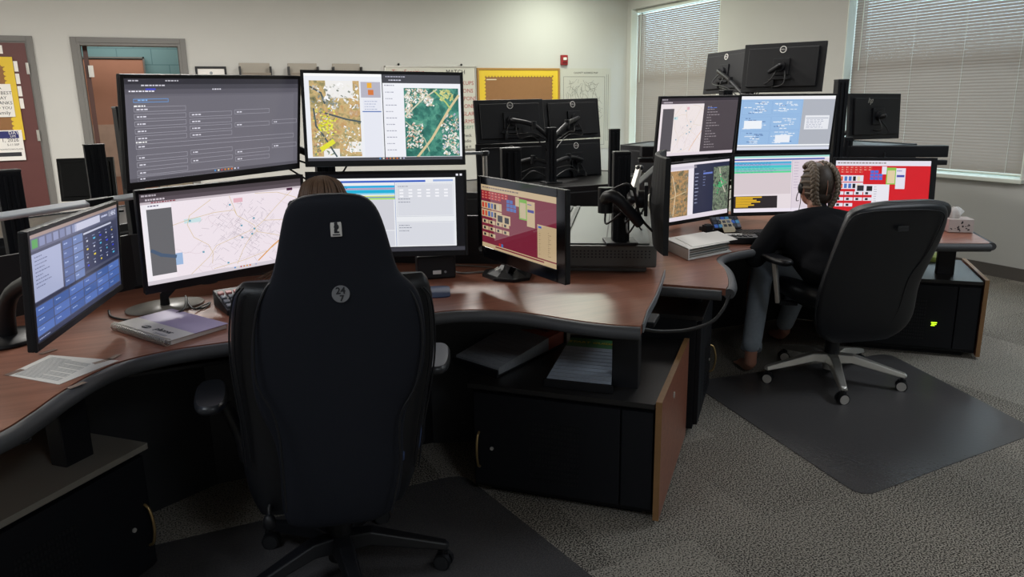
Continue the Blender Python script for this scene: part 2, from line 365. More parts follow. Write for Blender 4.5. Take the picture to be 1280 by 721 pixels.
# door frames
def door_frame(name, x0, x1, zh):
    b = MB(); f = .055
    for x, s in ((x0, -1), (x1, 1)):
        b.box((x+s*f/2-s*.0, Y1-.012, (zh+f)/2), (f, .024, zh+f)); b.box((x-s*.012, Y1+.06, zh/2), (.03, .16, zh))
    b.box(((x0+x1)/2, Y1-.012, zh+f/2), (x1-x0, .024, f)); b.box(((x0+x1)/2, Y1+.06, zh-.012), (x1-x0-.006, .15, .03))
    return st(b, name, 'frame', bevel=.003)
door_frame('trim_2', DO[0], DO[1], DO[2]); door_frame('trim_1', D1[0], D1[1], D1[2])
d = thing('door_1', 'closed maroon door with a framed board and posters, left of the open doorway', 'door', ((D1[0]+D1[1])/2, Y1-.02, 0)); d['kind'] = 'structure'
MB().box((0, .0, D1[2]/2), (D1[1]-D1[0]-.03, .03, D1[2]-.03)).build('door_leaf', 'maroon', d, bevel=.002)
for z in (.25, 1.2, 1.86):
    MB().box((.475, -.018, z), (.018, .01, .11)).cyl((.485, -.026, z-.055), (.485, -.026, z+.055), .007).build('hinge', 'silver', d)
d = thing('door_2', 'brown door leaf standing open into the hall, seen on its edge', 'door', (DO[0]+.06, Y1+.14, 0), R(92.6)); d['kind'] = 'structure'
MB().box((.46, 0, DO[2]/2), (.9, .044, DO[2]-.04)).build('door_leaf', 'brown', d, bevel=.002)
MB().box((-.012, -.03, 1.84), (.03, .05, .12)).build('hinge', 'silver', d, bevel=.002)
d = thing('door_3', 'terracotta coloured door across the hall with a pale lower panel', 'door', (-.30, 11.2, 0)); d['kind'] = 'structure'
MB().box((0, 0, 1.03), (.78, .045, 2.06)).build('door_leaf', 'terra', d, bevel=.003)
MB().box((.02, -.03, .93), (.6, .012, .66)).build('kick_panel', mat('scuffed_panel', 'b89a88', .35, var=.25, scale=9), d)
MB().box((-.4, .0, 1.04), (.02, .08, 2.1)).box((.4, 0, 1.04), (.02, .08, 2.1)).box((0, 0, 2.08), (.82, .08, .02)).build('door_frame', 'frame', d)
# windows, sills, blinds
BL = [('closed white mini blind nearest the camera on the window wall'), ('wide white mini blind behind the monitor with slanted silver logo'), ('narrow looking white mini blind next to the room corner')]
for n, (a, e) in enumerate(WIN):
    yc = (a+e)/2; wd = e-a
    wn = thing('window_%d' % (n+1), 'window behind a blind on the right wall', 'window', (X1+.19, yc, SILL)); wn['kind'] = 'structure'
    b = MB(); h = HEAD-SILL
    for y in (-wd/2+.025, wd/2-.025): b.box((0, y, h/2), (.05, .05, h))
    for z in (.025, h/2, h-.025): b.box((0, 0, z), (.05, wd, .05))
    b.build('window_frame', 'white', wn, bevel=.003)
    MB().box((0, 0, h/2), (.006, wd-.09, h-.09)).build('pane', 'glass', wn)
    st(MB().box((X1+.06, yc, SILL-.015), (.21, wd+.06, .035)), 'trim_%d' % (n+3), 'white', bevel=.006)
    b = MB()
    for y in (a, e): b.box((X1+.085, y, (SILL+HEAD)/2), (.168, .022, HEAD-SILL))
    st(b, 'trim_%d' % (n+6), 'white')
    bl = thing('window_blind', BL[n], 'blind', (X1+.105, yc, SILL), 0, 'mini blinds on the window wall')
    s = MB(); hw = wd/2-.015; ns = int((HEAD-SILL-.09)/.0255); th = R(62.2)
    for k in range(ns):
        z = .045+k*.0255
        pr = []
        for t, bow in ((-1, 0), (0, 1), (1, 0)):
            pr.append((t*.0148*math.cos(th)-bow*.0036*math.sin(th), z+t*.0148*math.sin(th)+bow*.0036*math.cos(th)))
        s.add([(x, y, zz) for x, zz in pr for y in (-hw, hw)], [(0, 1, 3, 2), (2, 3, 5, 4)], 0, True)
    s.build('slats', 'slat', bl)
    MB().box((0, 0, .022), (.026, 2*hw, .014)).build('bottom_rail', 'white', bl, bevel=.004)
    MB().box((0, 0, HEAD-SILL-.025), (.035, 2*hw, .04)).build('head_rail', 'white', bl, bevel=.004)
    c = MB()
    for f in (-.8, -.27, .27, .8): c.tube([(-.0135, hw*f, .03), (-.0135, hw*f, HEAD-SILL-.05)], .0011, n=5)
    c.build('ladder_cord', 'white', bl)
    MB().tube([(-.022, hw-.1, HEAD-SILL-.05), (-.03, hw-.1, .9)], .004, n=6).build('tilt_wand', 'white', bl)
# ceiling lamps, including the added fill panels
CLB = ['between doorway and window wall', 'above the open doorway end of the room', 'above the far bank of screens', 'in the far left corner', 'over the vinyl mat', 'added behind the camera as foreground fill', 'added over the far left desk wing as fill', 'added near the room corner to imitate window daylight']
for k, (x, y, e) in enumerate(CEIL_AND_FILL_LAMPS):
    l = thing('ceiling_and_fill_lamp', 'recessed ceiling light panel '+CLB[k], 'ceiling lamp', (x, y, CEIL-.03), 0, 'ceiling light panels')
    MB().box((-.3, 0, .012), (.03, 1.23, .03)).box((.3, 0, .012), (.03, 1.23, .03)).box((0, -.6, .012), (.6, .03, .03)).box((0, .6, .012), (.6, .03, .03)).build('lamp_frame', 'white', l)
# ---------------------------------------------------------------- things on the back wall
YW = Y1-.002
def onwall(name, label, cat, x, z, y=YW): return thing(name, label, cat, (x, y, z))
q = onwall('bulletin_board', 'cork board with a yellow scalloped border and wooden frame on the back wall', 'bulletin board', 4.52, 1.0)
MB().box((0, -.01, .435), (1.16, .02, .87)).build('cork_panel', 'corkd', q)
f = MB(); W_, H_ = 1.2, .89
f.box((0, -.017, .012), (W_, .034, .026)).box((0, -.017, H_-.014), (W_, .034, .026)).box((-W_/2+.013, -.017, H_/2), (.026, .034, H_-.053)).box((W_/2-.013, -.017, H_/2), (.026, .034, H_-.053))
f.build('frame', 'bbframe', q, bevel=.003)
def scallop(b, x0, x1, z0, z1, wd, y):
    b.box(((x0+x1)/2, y, z1-wd/2), (x1-x0, .004, wd)).box(((x0+x1)/2, y, z0+wd/2), (x1-x0, .004, wd)).box((x0+wd/2, y, (z0+z1)/2), (wd, .004, z1-z0-2*wd)).box((x1-wd/2, y, (z0+z1)/2), (wd, .004, z1-z0-2*wd))
    rr = .022; n = int((x1-x0-2*wd)/(2*rr))
    for i in range(n+1):
        for z in (z0+wd, z1-wd): b.cyl((x0+wd+i*2*rr, y-.0008, z), (x0+wd+i*2*rr, y+.002, z), rr*.9, n=10)
    n = int((z1-z0-2*wd)/(2*rr))
    for i in range(n+1):
        for x in (x0+wd, x1-wd): b.cyl((x, y-.0012, z0+wd+i*2*rr), (x, y+.002, z0+wd+i*2*rr), rr*.9, n=10)
f = MB(); scallop(f, -.573, .573, .026, .864, .07, -.024); f.build('scalloped_border', 'yellow', q)
MB().box((-.4, -.0215, .745), (.14, .002, .012)).build('paper_strip', 'cream', q)
q = onwall('whiteboard', 'whiteboard with red, green and black handwriting behind the upper screens', 'whiteboard', 3.31, .88)
MB().box((0, -.008, .51), (1.17, .016, 1.02)).build('board', mat('whiteboard_face', 'c6c5bb', .3), q)
MB().box((0, -.012, 1.02), (1.2, .024, .014)).box((0, -.012, 0), (1.2, .024, .014)).box((-.593, -.012, .51), (.014, .024, 1.03)).box((.593, -.012, .51), (.014, .024, 1.03)).build('frame', 'silver', q)
W3 = lambda x, z: T3(x, -.0175, z) @ RX(R(90))
MB().text('TimeSensitive', .075, W3(-.3, .955)).build('handwriting', 'redink', q)
MB().text('MATCH', .075, W3(.32, .955)).build('handwriting', 'ink', q)
for i, t in enumerate(['PICKUPS', 'FELONS', 'WEAPONS', 'RESPOND', 'BURGLARY', 'ALARMS']): MB().text(t, .07, W3(.43, .82-i*.095)).build('handwriting', 'redink', q)
MB().text('DEPT', .06, W3(.48, .27)).build('handwriting', 'grnink', q)
for i, t in enumerate(['check', 'radio', 'log it']): MB().text(t, .055, W3(.45, .17-i*.07)).build('handwriting', 'ink', q)
for x in (-.42, .4): MB().ell((x, -.02, 1.045), (.014, .014, .014)).build('knob', 'black', q)
q = onwall('wall_map', 'large white paper county map with fine grey lines, right of the cork board', 'map', 5.54, .81)
MB().box((0, -.003, .54), (.8, .004, 1.08)).build('sheet', mat('map_sheet', 'bcbab0', .7), q)
b = MB(); rr = random.Random(4)
def seg(b, x0, z0, x1, z1, wd, y, mi=0): b.bar((x0, y, z0), (x1, y, z1), .001, wd, mi)
for x0, z0, x1, z1 in ((-.35, .05, -.35, .97), (-.35, .97, .3, .97), (.3, .97, .3, .05), (.3, .05, -.35, .05), (.36, .1, .36, 1.0), (.33, .1, .33, 1.0)): seg(b, x0, z0, x1, z1, .005, -.0055)
for i in range(130):
    x, z = rr.uniform(-.3, .2), rr.uniform(.12, .9); a = rr.uniform(0, 6.3)
    for k in range(3):
        x2, z2 = x+math.cos(a)*.05, z+math.sin(a)*.05
        if -.33 < x2 < .28 and .07 < z2 < .95: seg(b, x, z, x2, z2, .003, -.0055)
        x, z = x2, z2; a += rr.uniform(-.8, .8)
b.build('printed_lines', mat('map_lines', '6c6c68', .8), q)
MB().text('COUNTY ADDRESS MAP', .035, T3(0, -.0055, 1.02) @ RX(R(90))).build('title', 'ink', q)
q = onwall('fire_alarm', 'small red fire alarm strobe on the wall above the map', 'fire alarm', 5.19, 1.93)
MB().box((0, -.02, .065), (.1, .04, .13)).build('housing', 'red', q, bevel=.008)
MB().box((0, -.045, .08), (.05, .02, .035)).build('strobe_lens', 'white', q, bevel=.006)
MB().box((0, -.042, .03), (.06, .006, .02)).build('speaker_slot', mat('dark_red', '5a1518', .5), q)
q = onwall('certificate_frame', 'black picture frame holding a certificate beside the doorway', 'picture frame', .745, 1.52)
MB().box((-.15, -.012, .185), (.022, .024, .37)).box((.15, -.012, .185), (.022, .024, .37)).box((0, -.012, .011), (.28, .024, .022)).box((0, -.012, .359), (.28, .024, .022)).build('frame', 'black', q, bevel=.002)
b = MB().box((0, -.006, .185), (.28, .008, .33)); b.build('paper', 'paper', q)
b = MB().cyl((0, -.012, .3), (0, -.0105, .3), .016); 
for z in (.25, .22, .19): b.box((0, -.0108, z), (.18, .001, .006))
b.build('printing', 'grey', q)
for i, x in enumerate((1.21, 1.74, 2.25)):
    q = onwall('file_holder', ['left', 'middle', 'right'][i]+' one of three taupe wall file holders behind the screens', 'file holder', x, 1.62, Y1-.002)
    q['group'] = 'taupe wall file holders'
    b = MB(); 
    b.prism([(-.15, -.09), (.15, -.09), (.165, 0), (-.165, 0)], 0, .02)
    b.add([(-.15, -.09, 0), (.15, -.09, 0), (.155, -.13, .2), (-.155, -.13, .2), (-.15, -.08, 0), (.15, -.08, 0), (.155, -.12, .2), (-.155, -.12, .2)], [(0, 1, 2, 3), (5, 4, 7, 6), (3, 2, 6, 7), (0, 3, 7, 4), (1, 5, 6, 2), (0, 4, 5, 1)])
    b.build('pocket', 'taupe', q)
    MB().box((0, -.006, .155), (.33, .012, .31)).build('back_plate', mat('taupe_light', 'a0998d', .5), q, bevel=.004)
    MB().box((-.165, -.05, .14), (.012, .1, .26)).box((.165, -.05, .14), (.012, .1, .26)).build('side_wall', 'dgrey', q)
    MB().box((-.12, -.035, .17), (.05, .04, .02)).build('paper_tab', 'paper', q)
# board and posters on the maroon door
DY = Y1-.036
q = thing('door_board', 'cork board with yellow scalloped border hanging on the maroon door', 'bulletin board', (-1.38, DY, 1.16))
MB().box((0, -.006, .4), (.56, .012, .8)).build('cork_panel', 'corkd', q)
f = MB(); scallop(f, -.28, .28, 0, .81, .075, -.014); f.build('scalloped_border', 'yellow', q)
b = MB()
for i, z in enumerate((.72, .6, .48, .36)): b.box((.3, -.006, z), (.035, .003, .1))
b.build('name_tag', 'paper', q)
q = tag(MB().box((-1.27, DY-.022, 1.55), (.24, .002, .32)).build('notice_sheet', 'paper'), 'white notice with cut corners pinned on the yellow bordered board', 'notice')
b = MB()
for i, (t, s_) in enumerate((('A', .04), ('THE BEST', .045), ('DAY', .045), ('THANKS', .045), ('TO YOU', .04), ('family', .05))): b.text(t, s_, T3(-1.245, DY-.0235, 1.67-i*.048) @ RX(R(90)))
b.build('printing', 'ink', q)
q = thing('poster', 'white flyer with navy lettering and a date at the foot of the door board', 'poster', (-1.27, DY-.018, .96))
MB().box((0, -.003, .15), (.3, .003, .3)).build('sheet', 'paper', q)
MB().box((.0, -.0052, .255), (.24, .001, .07)).build('banner', 'blueink', q)
b = MB().text('DAY', .045, T3(.08, -.0062, .272) @ RX(R(90))).text('LIFE', .03, T3(.07, -.0062, .24) @ RX(R(90))); b.build('lettering', 'paper', q)
b = MB().text('1, 2026', .05, T3(.04, -.005, .2) @ RX(R(90))).text('5-11:30P', .03, T3(.06, -.005, .155) @ RX(R(90))).text('DOWNTOWN PLAZA', .02, T3(.04, -.005, .11) @ RX(R(90))).box((.0, -.005, .06), (.24, .001, .04)); b.build('date_line', 'ink', q)
q = thing('door_sign', 'small white sign with red print at the top of the maroon door', 'sign', (-1.28, DY, 2.0))
MB().box((0, -.003, .04), (.22, .004, .08)).build('plate', 'paper', q)
MB().text('EXIT', .06, T3(0, -.0055, .04) @ RX(R(90))).build('lettering', 'redink', q)
# ================================================================ workstation desks
ZA, ZB = .74, .69
def nose(mb, pts, z, r=.021, mi=0):
    """rounded soft edging along a front edge: oval section, hanging just below the top surface"""
    P = [Vector((*p, 0)) for p in pts]; rings = []
    for i, p in enumerate(P):
        d = (P[min(i+1, len(P)-1)]-P[max(i-1, 0)]).normalized(); nrm = Vector((d.y, -d.x, 0))
        q = []
        for k in range(12):
            a = 2*math.pi*k/12
            q.append(p+nrm*(.014+.024*math.cos(a))+Vector((0, 0, z-.022+.022*math.sin(a))))
        rings.append(q)
    return mb.loft(rings, mi)
def column(root, x, y, z0, z1, rz=0, w=.09, d=.06, name='lift_column'):
    b = MB().box((x, y, (z0+z1)/2), (w, d, z1-z0), rz=rz); b.box((x, y, z0+.01), (w*1.5, d*1.9, .02), rz=rz); b.box((x, y, z1-.01), (w*2.2, d*2, .02), rz=rz)
    return b.build(name, 'blackm', root, bevel=.004)
def pedestal(label, p0, du, wu, dv, wv, h, panel=None, group='black pedestals under the desks', door_split=.1, handle=0.03, topm='pedtop'):
    """p0 = front corner of the side panel end; du = unit vector along the front (towards the inner side); dv = unit vector to the rear"""
    r = thing('pedestal_cabinet', label, 'cabinet', (p0[0], p0[1], 0), 0, group)
    du = Vector((*du, 0)).normalized(); dv = Vector((*dv, 0)).normalized()
    P = lambda u, v: ((du*u+dv*v).x, (du*u+dv*v).y)
    MB().prism([P(.0, 0.02), P(wu, 0.02), P(wu, wv), P(0, wv)], .03, h-.02).prism([P(.05, .06), P(wu-.05, .06), P(wu-.05, wv-.05), P(.05, wv-.05)], 0, .03).build('body', 'shell', r, bevel=.003)
    b = MB().prism([P(-.0, -.005), P(wu+.01, -.005), P(wu+.01, wv), P(-.0, wv)], h-.02, h); b.build('top', topm, r, bevel=.003)
    b = MB().prism([P(.12, 0), P(wu-.01, 0), P(wu-.01, .02), P(.12, .02)], .05, h-.035); dr = b.build('door', 'shell', r, bevel=.003)
    n = -dv
    g = MB()
    for i in range(16):
        for j in range(12):
            c = du*(.27+i*.012)+n*.0005; g.box((c.x, c.y, .10+j*.02), (.007, .002, .012), rz=math.atan2(du.y, du.x))
    g.build('vent_grille', 'black', dr)
    MB().prism([P(0.005, 0), P(.115, 0), P(.115, .02), P(0.005, .02)], .05, h-.035).build('front_strip', 'shell', r, bevel=.003)
    c = du*(wu-handle)+n*.0; hz = .16
    pts = [c+Vector((0, 0, .12)), c+n*.018+Vector((0, 0, .135)), c+n*.028+Vector((0, 0, .19)), c+n*.018+Vector((0, 0, .245)), c+Vector((0, 0, .26))]
    MB().tube(pts, .005).build('handle', 'brass', dr)
    k = c-du*.05; MB().cyl(k+n*.0+Vector((0, 0, .2)), k+n*.004+Vector((0, 0, .2)), .007).build('lock', 'chrome', dr)
    if panel:
        MB().prism([P(-.004, -.01), P(-.024, -.01), P(-.024, wv), P(-.004, wv)], .02, h+.01).build('side_panel', 'wood', r)
        b = MB().prism([P(-.0035, -.0125), P(-.0245, -.0125), P(-.0245, -.01), P(-.0035, -.01)], .02, h+.012).prism([P(-.0035, -.01), P(-.0245, -.01), P(-.0245, wv), P(-.0035, wv)], h+.01, h+.0125); b.build('edge_band', 'edge', r)
        c = -du*.025+dv*wv*.38; MB().cyl(c+Vector((0, 0, h-.07)), c-du*.003+Vector((0, 0, h-.07)), .012).build('panel_bolt', 'chrome', r)
    b = MB(); c = du*.2+dv*.3
    return r
s2 = math.sqrt(.5)
# ---- station A (foreground)
frA = [(-1.05, 1.35), (-.62, 1.72), (-.40, 1.93), (-.33, 2.05), (-.28, 2.17), (-.21, 2.30), (-.13, 2.385), (0, 2.43), (.16, 2.435), (.5, 2.44), (.85, 2.45), (.98, 2.42), (1.08, 2.35), (1.16, 2.25), (1.24, 2.12), (1.31, 2.03), (1.385, 1.965)]
frA = spl2(frA, 5)
sdA = [(1.40, 1.98), (1.50, 2.10), (1.66, 2.27), (1.80, 2.43), (1.96, 2.62)]
A = thing('corner_desk', 'cherry wood corner desk with black edging in the foreground, around the high-back chair', 'desk', (0, 0, 0), 0, 'corner workstation desks')
polyA = frA+sdA[0:]+[(1.46, 3.06), (.9, 3.42), (-.1, 3.40), (-.6, 3.05), (-1.5, 2.2)]
MB().prism(polyA, ZA-.03, ZA).build('desktop', 'wood', A)
b = MB(); nose(b, frA, ZA); b.build('front_edging', 'nose', A)
b = MB()
for p, q in zip(sdA[:-1], sdA[1:]): b.bar((p[0]+.003, p[1]-.003, ZA-.014), (q[0]+.003, q[1]-.003, ZA-.014), .004, .03)
b.build('side_edging', 'grey', A)
column(A, 1.475, 2.175, .42, ZA-.03, R(-45), .095, .06); column(A, -.30, 2.42, .42, ZA-.03, R(45), .095, .06); column(A, .4, 3.25, 0, ZA-.03, 0, .09, .06)
b = MB().bar((.1, 3.0, .355), (.9, 3.0, .355), .02, .71); b.bar((-.62, 2.62, .355), (.1, 3.0, .355), .02, .71); b.bar((.9, 3.0, .355), (1.5, 2.75, .355), .02, .71); b.build('modesty_panel', 'dgrey', A)
b = MB(); b.box((.05, 2.62, .655), (.5, .25, .015)); b.box((.75, 2.75, .66), (.4, .2, .03)); b.build('under_desk_tray', 'blackm', A, bevel=.004)
b = MB().bar((-.44, 2.02, ZA-.055), (-.35, 2.02, ZA-.055), .02, .008).ell((-.345, 2.02, ZA-.055), (.018, .014, .008)); b.build('height_lever', 'black', A)
pedestal('low black cabinet with wood end panel and two page binders on top', (1.46, 1.975), (-s2, s2), .68, (s2, s2), .74, .45, panel=True)
pedestal('low black cabinet with a brass handle at the lower left, under the desk wing', (-.62, 1.93), (s2, s2), .72, (-s2, s2), .74, .45, topm='pedsheen')
b = MB()
bk = [(-.62, 3.02), (-.1, 3.385), (.9, 3.405), (1.42, 3.07)]
for p, q in zip(bk[:-1], bk[1:]): b.bar((*p, ZA+.11), (*q, ZA+.11), .018, .22)
b.build('privacy_panel', 'dgrey', A)
# ---- station B (right rear)
B = thing('corner_desk', 'cherry wood corner desk where the person with braids sits', 'desk', (0, 0, 0), 0, 'corner workstation desks')
frB = spl2([(2.10, 2.385), (2.16, 2.44), (2.26, 2.56), (2.36, 2.70), (2.45, 2.86), (2.57, 2.955), (2.76, 3.0), (3.0, 3.0), (3.25, 2.97), (3.45, 2.88), (3.60, 2.76), (3.78, 2.62), (3.97, 2.50)], 5)
sdB = [(4.0, 2.52), (4.28, 2.84)]
polyB = frB+sdB+[(4.45, 3.3), (4.1, 4.05), (3.0, 4.25), (2.1, 3.6), (1.72, 2.8)]
MB().prism(polyB, ZB-.03, ZB).build('desktop', 'wood', B)
b = MB(); nose(b, frB, ZB); nose(b, [(1.90, 2.60), (2.09, 2.395)], ZB-.006); nose(b, [sdB[0], sdB[1]], ZB-.002); b.build('front_edging', 'nose', B)
column(B, 4.10, 2.82, .42, ZB-.03, R(-45)); column(B, 3.3, 3.9, 0, ZB-.03, 0); column(B, 2.22, 2.72, .42, ZB-.03, R(45))
b = MB().bar((2.8, 3.75, .33), (3.8, 3.7, .33), .02, .65).bar((2.25, 3.1, .33), (2.8, 3.75, .33), .02, .65).bar((4.2, 3.2, .33), (3.8, 3.7, .33), .02, .65); b.build('modesty_panel', 'dgrey', B)
rb = pedestal('low black cabinet with wood end panel below the tissue box', (4.09, 2.575), (-s2, s2), .68, (s2, s2), .62, .45, panel=True)
b = MB(); c = Vector((-s2*.40, s2*.40, .14)); 
led = bpy.data.materials['lamp_diffuser'].copy(); led.name = 'green_led'
def ledbox(b, u, z, w_, h_): b.box((-s2*u-s2*.004, s2*u-s2*.004, z), (w_, .004, h_), rz=R(-45), col=lin('a8d820'))
ledbox(b, .22, .20, .03, .004); ledbox(b, .22, .19, .024, .004); ledbox(b, .225, .182, .02, .003); ledbox(b, .42, .165, .006, .02)
b.build('status_light', led, rb)
pedestal('black cabinet with a curved handle in the gap between both desks', (2.06, 2.48), (s2, s2), .56, (-s2, s2), .42, .55)
# ---- console bridging both desks
Cn = thing('cable_console', 'dark grey perforated console box between both desks with a grooved grey top', 'console', (1.90, 2.56, ZA+.0))
du = Vector((-.38, .24, 0)).normalized(); dv = Vector((.24*1.0, .38*1.0, 0)).normalized()
du, dv = Vector((-.845, .535, 0)), Vector((.555, .832, 0))
P = lambda u, v: ((du*u+dv*v).x, (du*u+dv*v).y)
b = MB().prism([P(.02, .0), P(.60, .0), P(.60, 1.25), P(0.02, 1.25)], .025, .118).prism([P(.06, .03), P(.56, .03), P(.56, 1.2), P(.06, 1.2)], 0, .025); b.build('body', 'consolegrey', Cn, bevel=.008)
b = MB().prism([P(.05, .03), P(.40, .03), P(.40, 1.2), P(.05, 1.2)], .1185, .124); b.build('top_plate', 'lgrey', Cn, bevel=.002)
b = MB()
for u in (.17, .20, .23): b.prism([P(u, .035), P(u+.006, .035), P(u+.006, 1.19), P(u, 1.19)], .1242, .1247)
for u in (.41, .45): b.prism([P(u, .03), P(u+.02, .03), P(u+.02, 1.2), P(u, 1.2)], .1185, .128)
b.build('groove', 'blackm', Cn)
MB().prism([P(.48, .05), P(.59, .05), P(.59, 1.2), P(.48, 1.2)], .1185, .1235).build('tan_board', 'beige', Cn)
b = MB()
for i in range(34):
    for j in range(3):
        c = du*(.05+i*.016)-dv*.0008; b.box((c.x, c.y, .07+j*.013), (.006, .002, .005), rz=math.atan2(du.y, du.x))
b.build('perforation', 'black', Cn)
# ---- station C desk (back middle) and D desk (back right): seen from behind
def far_desk(label, pts, z, legs, top='pedtop'):
    r = thing('corner_desk', label, 'desk', (0, 0, 0), 0, 'corner workstation desks')
    MB().prism(pts, z-.03, z).build('desktop', top, r)
    b = MB()
    n = len(pts)
    for i in range(n):
        p, q = pts[i], pts[(i+1) % n]; b.bar((*p, z-.02), (*q, z-.02), .03, .055)
    b.build('edging', 'blackm', r, bevel=.004)
    b = MB().bar((*pts[0], z-.12), (*pts[1], z-.12), .04, .18).bar((*pts[1], z-.12), (*pts[2], z-.12), .04, .18).bar((*pts[2], z-.12), (*pts[3], z-.12), .04, .18); b.build('cable_trough', 'blackm', r, bevel=.01)
    for x, y in legs: column(r, x, y, 0, z-.03)
    return r
far_desk('black edged desk behind the four dark monitors in the middle of the room', [(1.2, 5.3), (2.0, 4.72), (3.02, 4.72), (3.75, 5.35), (3.4, 6.1), (2.7, 5.6), (2.2, 5.6), (1.6, 6.0)], .86, [(1.7, 5.3), (3.1, 5.1)])
far_desk('black desk wing below the blinds behind the red screen', [(3.7, 5.6), (3.75, 4.5), (4.4, 4.15), (5.5, 4.15), (5.6, 4.8), (4.8, 4.9), (4.7, 5.6), (4.2, 5.9)], 1.08, [(4.1, 4.8), (5.2, 4.5)])
far_desk('black desk with lowered top on the far left behind the small dark monitor', [(-2.4, 4.6), (-1.6, 4.25), (-.35, 4.45), (.35, 5.0), (0, 5.6), (-.7, 5.2), (-1.4, 5.2), (-2.2, 5.5)], .84, [(-1.2, 4.8), (-.2, 4.9)])
# ---- chair mats
def chairmat(label, pts):
    o = MB().prism(pts, .0005, .004).build('chair_mat', 'vinyl'); tag(o, label, 'chair mat', 'vinyl chair mats'); return o
def rounded(pts, r=.08):
    out = []; n = len(pts)
    for i in range(n):
        a, p, c = Vector(pts[i-1]), Vector(pts[i]), Vector(pts[(i+1) % n]); u = (a-p).normalized()*r; v = (c-p).normalized()*r
        for t in (0, .25, .5, .75, 1): q = p+u*(1-t)**2+v*t*t; out.append((q.x, q.y))
    return out
p1, p2, p3, p4 = [U(*q, 0).to_2d() for q in ((862, 478), (1078, 622), (1300, 540), (1110, 442))]
chairmat('smoky clear vinyl mat on the carpet under the silver-based chair', rounded([tuple(x) for x in (p1, p2, p3, p4)]))
chairmat('dark vinyl mat on the carpet under the high-back chair', rounded([(-.35, 1.55), (1.12, 1.72), (1.0, 2.62), (-.4, 2.62)]))
# ================================================================ screens
class Scr:
    def __init__(s, w, h, T, y=-.0015): s.w, s.h, s.b, s.T, s.y, s.k = w, h, MB(), T, y, 0
    def P(s, u, v, L): return s.T @ Vector(((u-.5)*s.w, s.y-L*.00022, (.5-v)*s.h))
    def rect(s, u0, v0, u1, v1, c, L=1, mi=0):
        s.b.add([s.P(u0, v1, L), s.P(u1, v1, L), s.P(u1, v0, L), s.P(u0, v0, L)], [(0, 1, 2, 3)], mi, False, lin(c)); return s
    def line(s, pts, wd, c, L=2):
        for (a, b), (p, q) in zip(pts[:-1], pts[1:]):
            dx, dy = (p-a)*s.w, (q-b)*s.h; l = math.hypot(dx, dy) or 1; nx, ny = -dy/l*wd/2, dx/l*wd/2
            ex, ey = dx/l*wd*.3/s.w, dy/l*wd*.3/s.h
            s.b.add([s.P(a-ex+nx/s.w, b-ey+ny/s.h, L), s.P(p+ex+nx/s.w, q+ey+ny/s.h, L), s.P(p+ex-nx/s.w, q+ey-ny/s.h, L), s.P(a-ex-nx/s.w, b-ey-ny/s.h, L)], [(3, 2, 1, 0)], 0, False, lin(c))
        return s
    def frame(s, u0, v0, u1, v1, c, wd=.0012, L=2): return s.line([(u0, v0), (u1, v0), (u1, v1), (u0, v1), (u0, v0)], wd, c, L)
    def words(s, u, v, n, c, L=3, ch=.012, sz=.012, seed=0):     # a row of small word-like dashes
        r = random.Random(seed+int(u*1000)+int(v*7000)); x = u
        for i in range(n):
            l = ch*r.uniform(.5, 1.4); s.rect(x, v, x+l, v+sz, c, L); x += l+ch*.35
        return s
    def dots(s, u, v, cols, du=.022, sz=.012, L=3):
        for i, c in enumerate(cols): s.rect(u+i*du, v, u+i*du+sz, v+sz*1.7, c, L)
        return s
    def text(s, t, u, v, size, c, L=3):
        s.b.text(t, size, s.T @ T3((u-.5)*s.w, s.y-L*.00022, (.5-v)*s.h) @ RX(R(90)), 0, lin(c), 0, 'LEFT'); return s
    def build(s, parent, mats=('lcd',)): return s.b.build('screen', list(mats), parent)
TB = ['4a90d0', 'e8e0d0', 'c05050', 'd08040', 'e0a040', 'e07030', 'd8d8e0', 'b0b0d0']
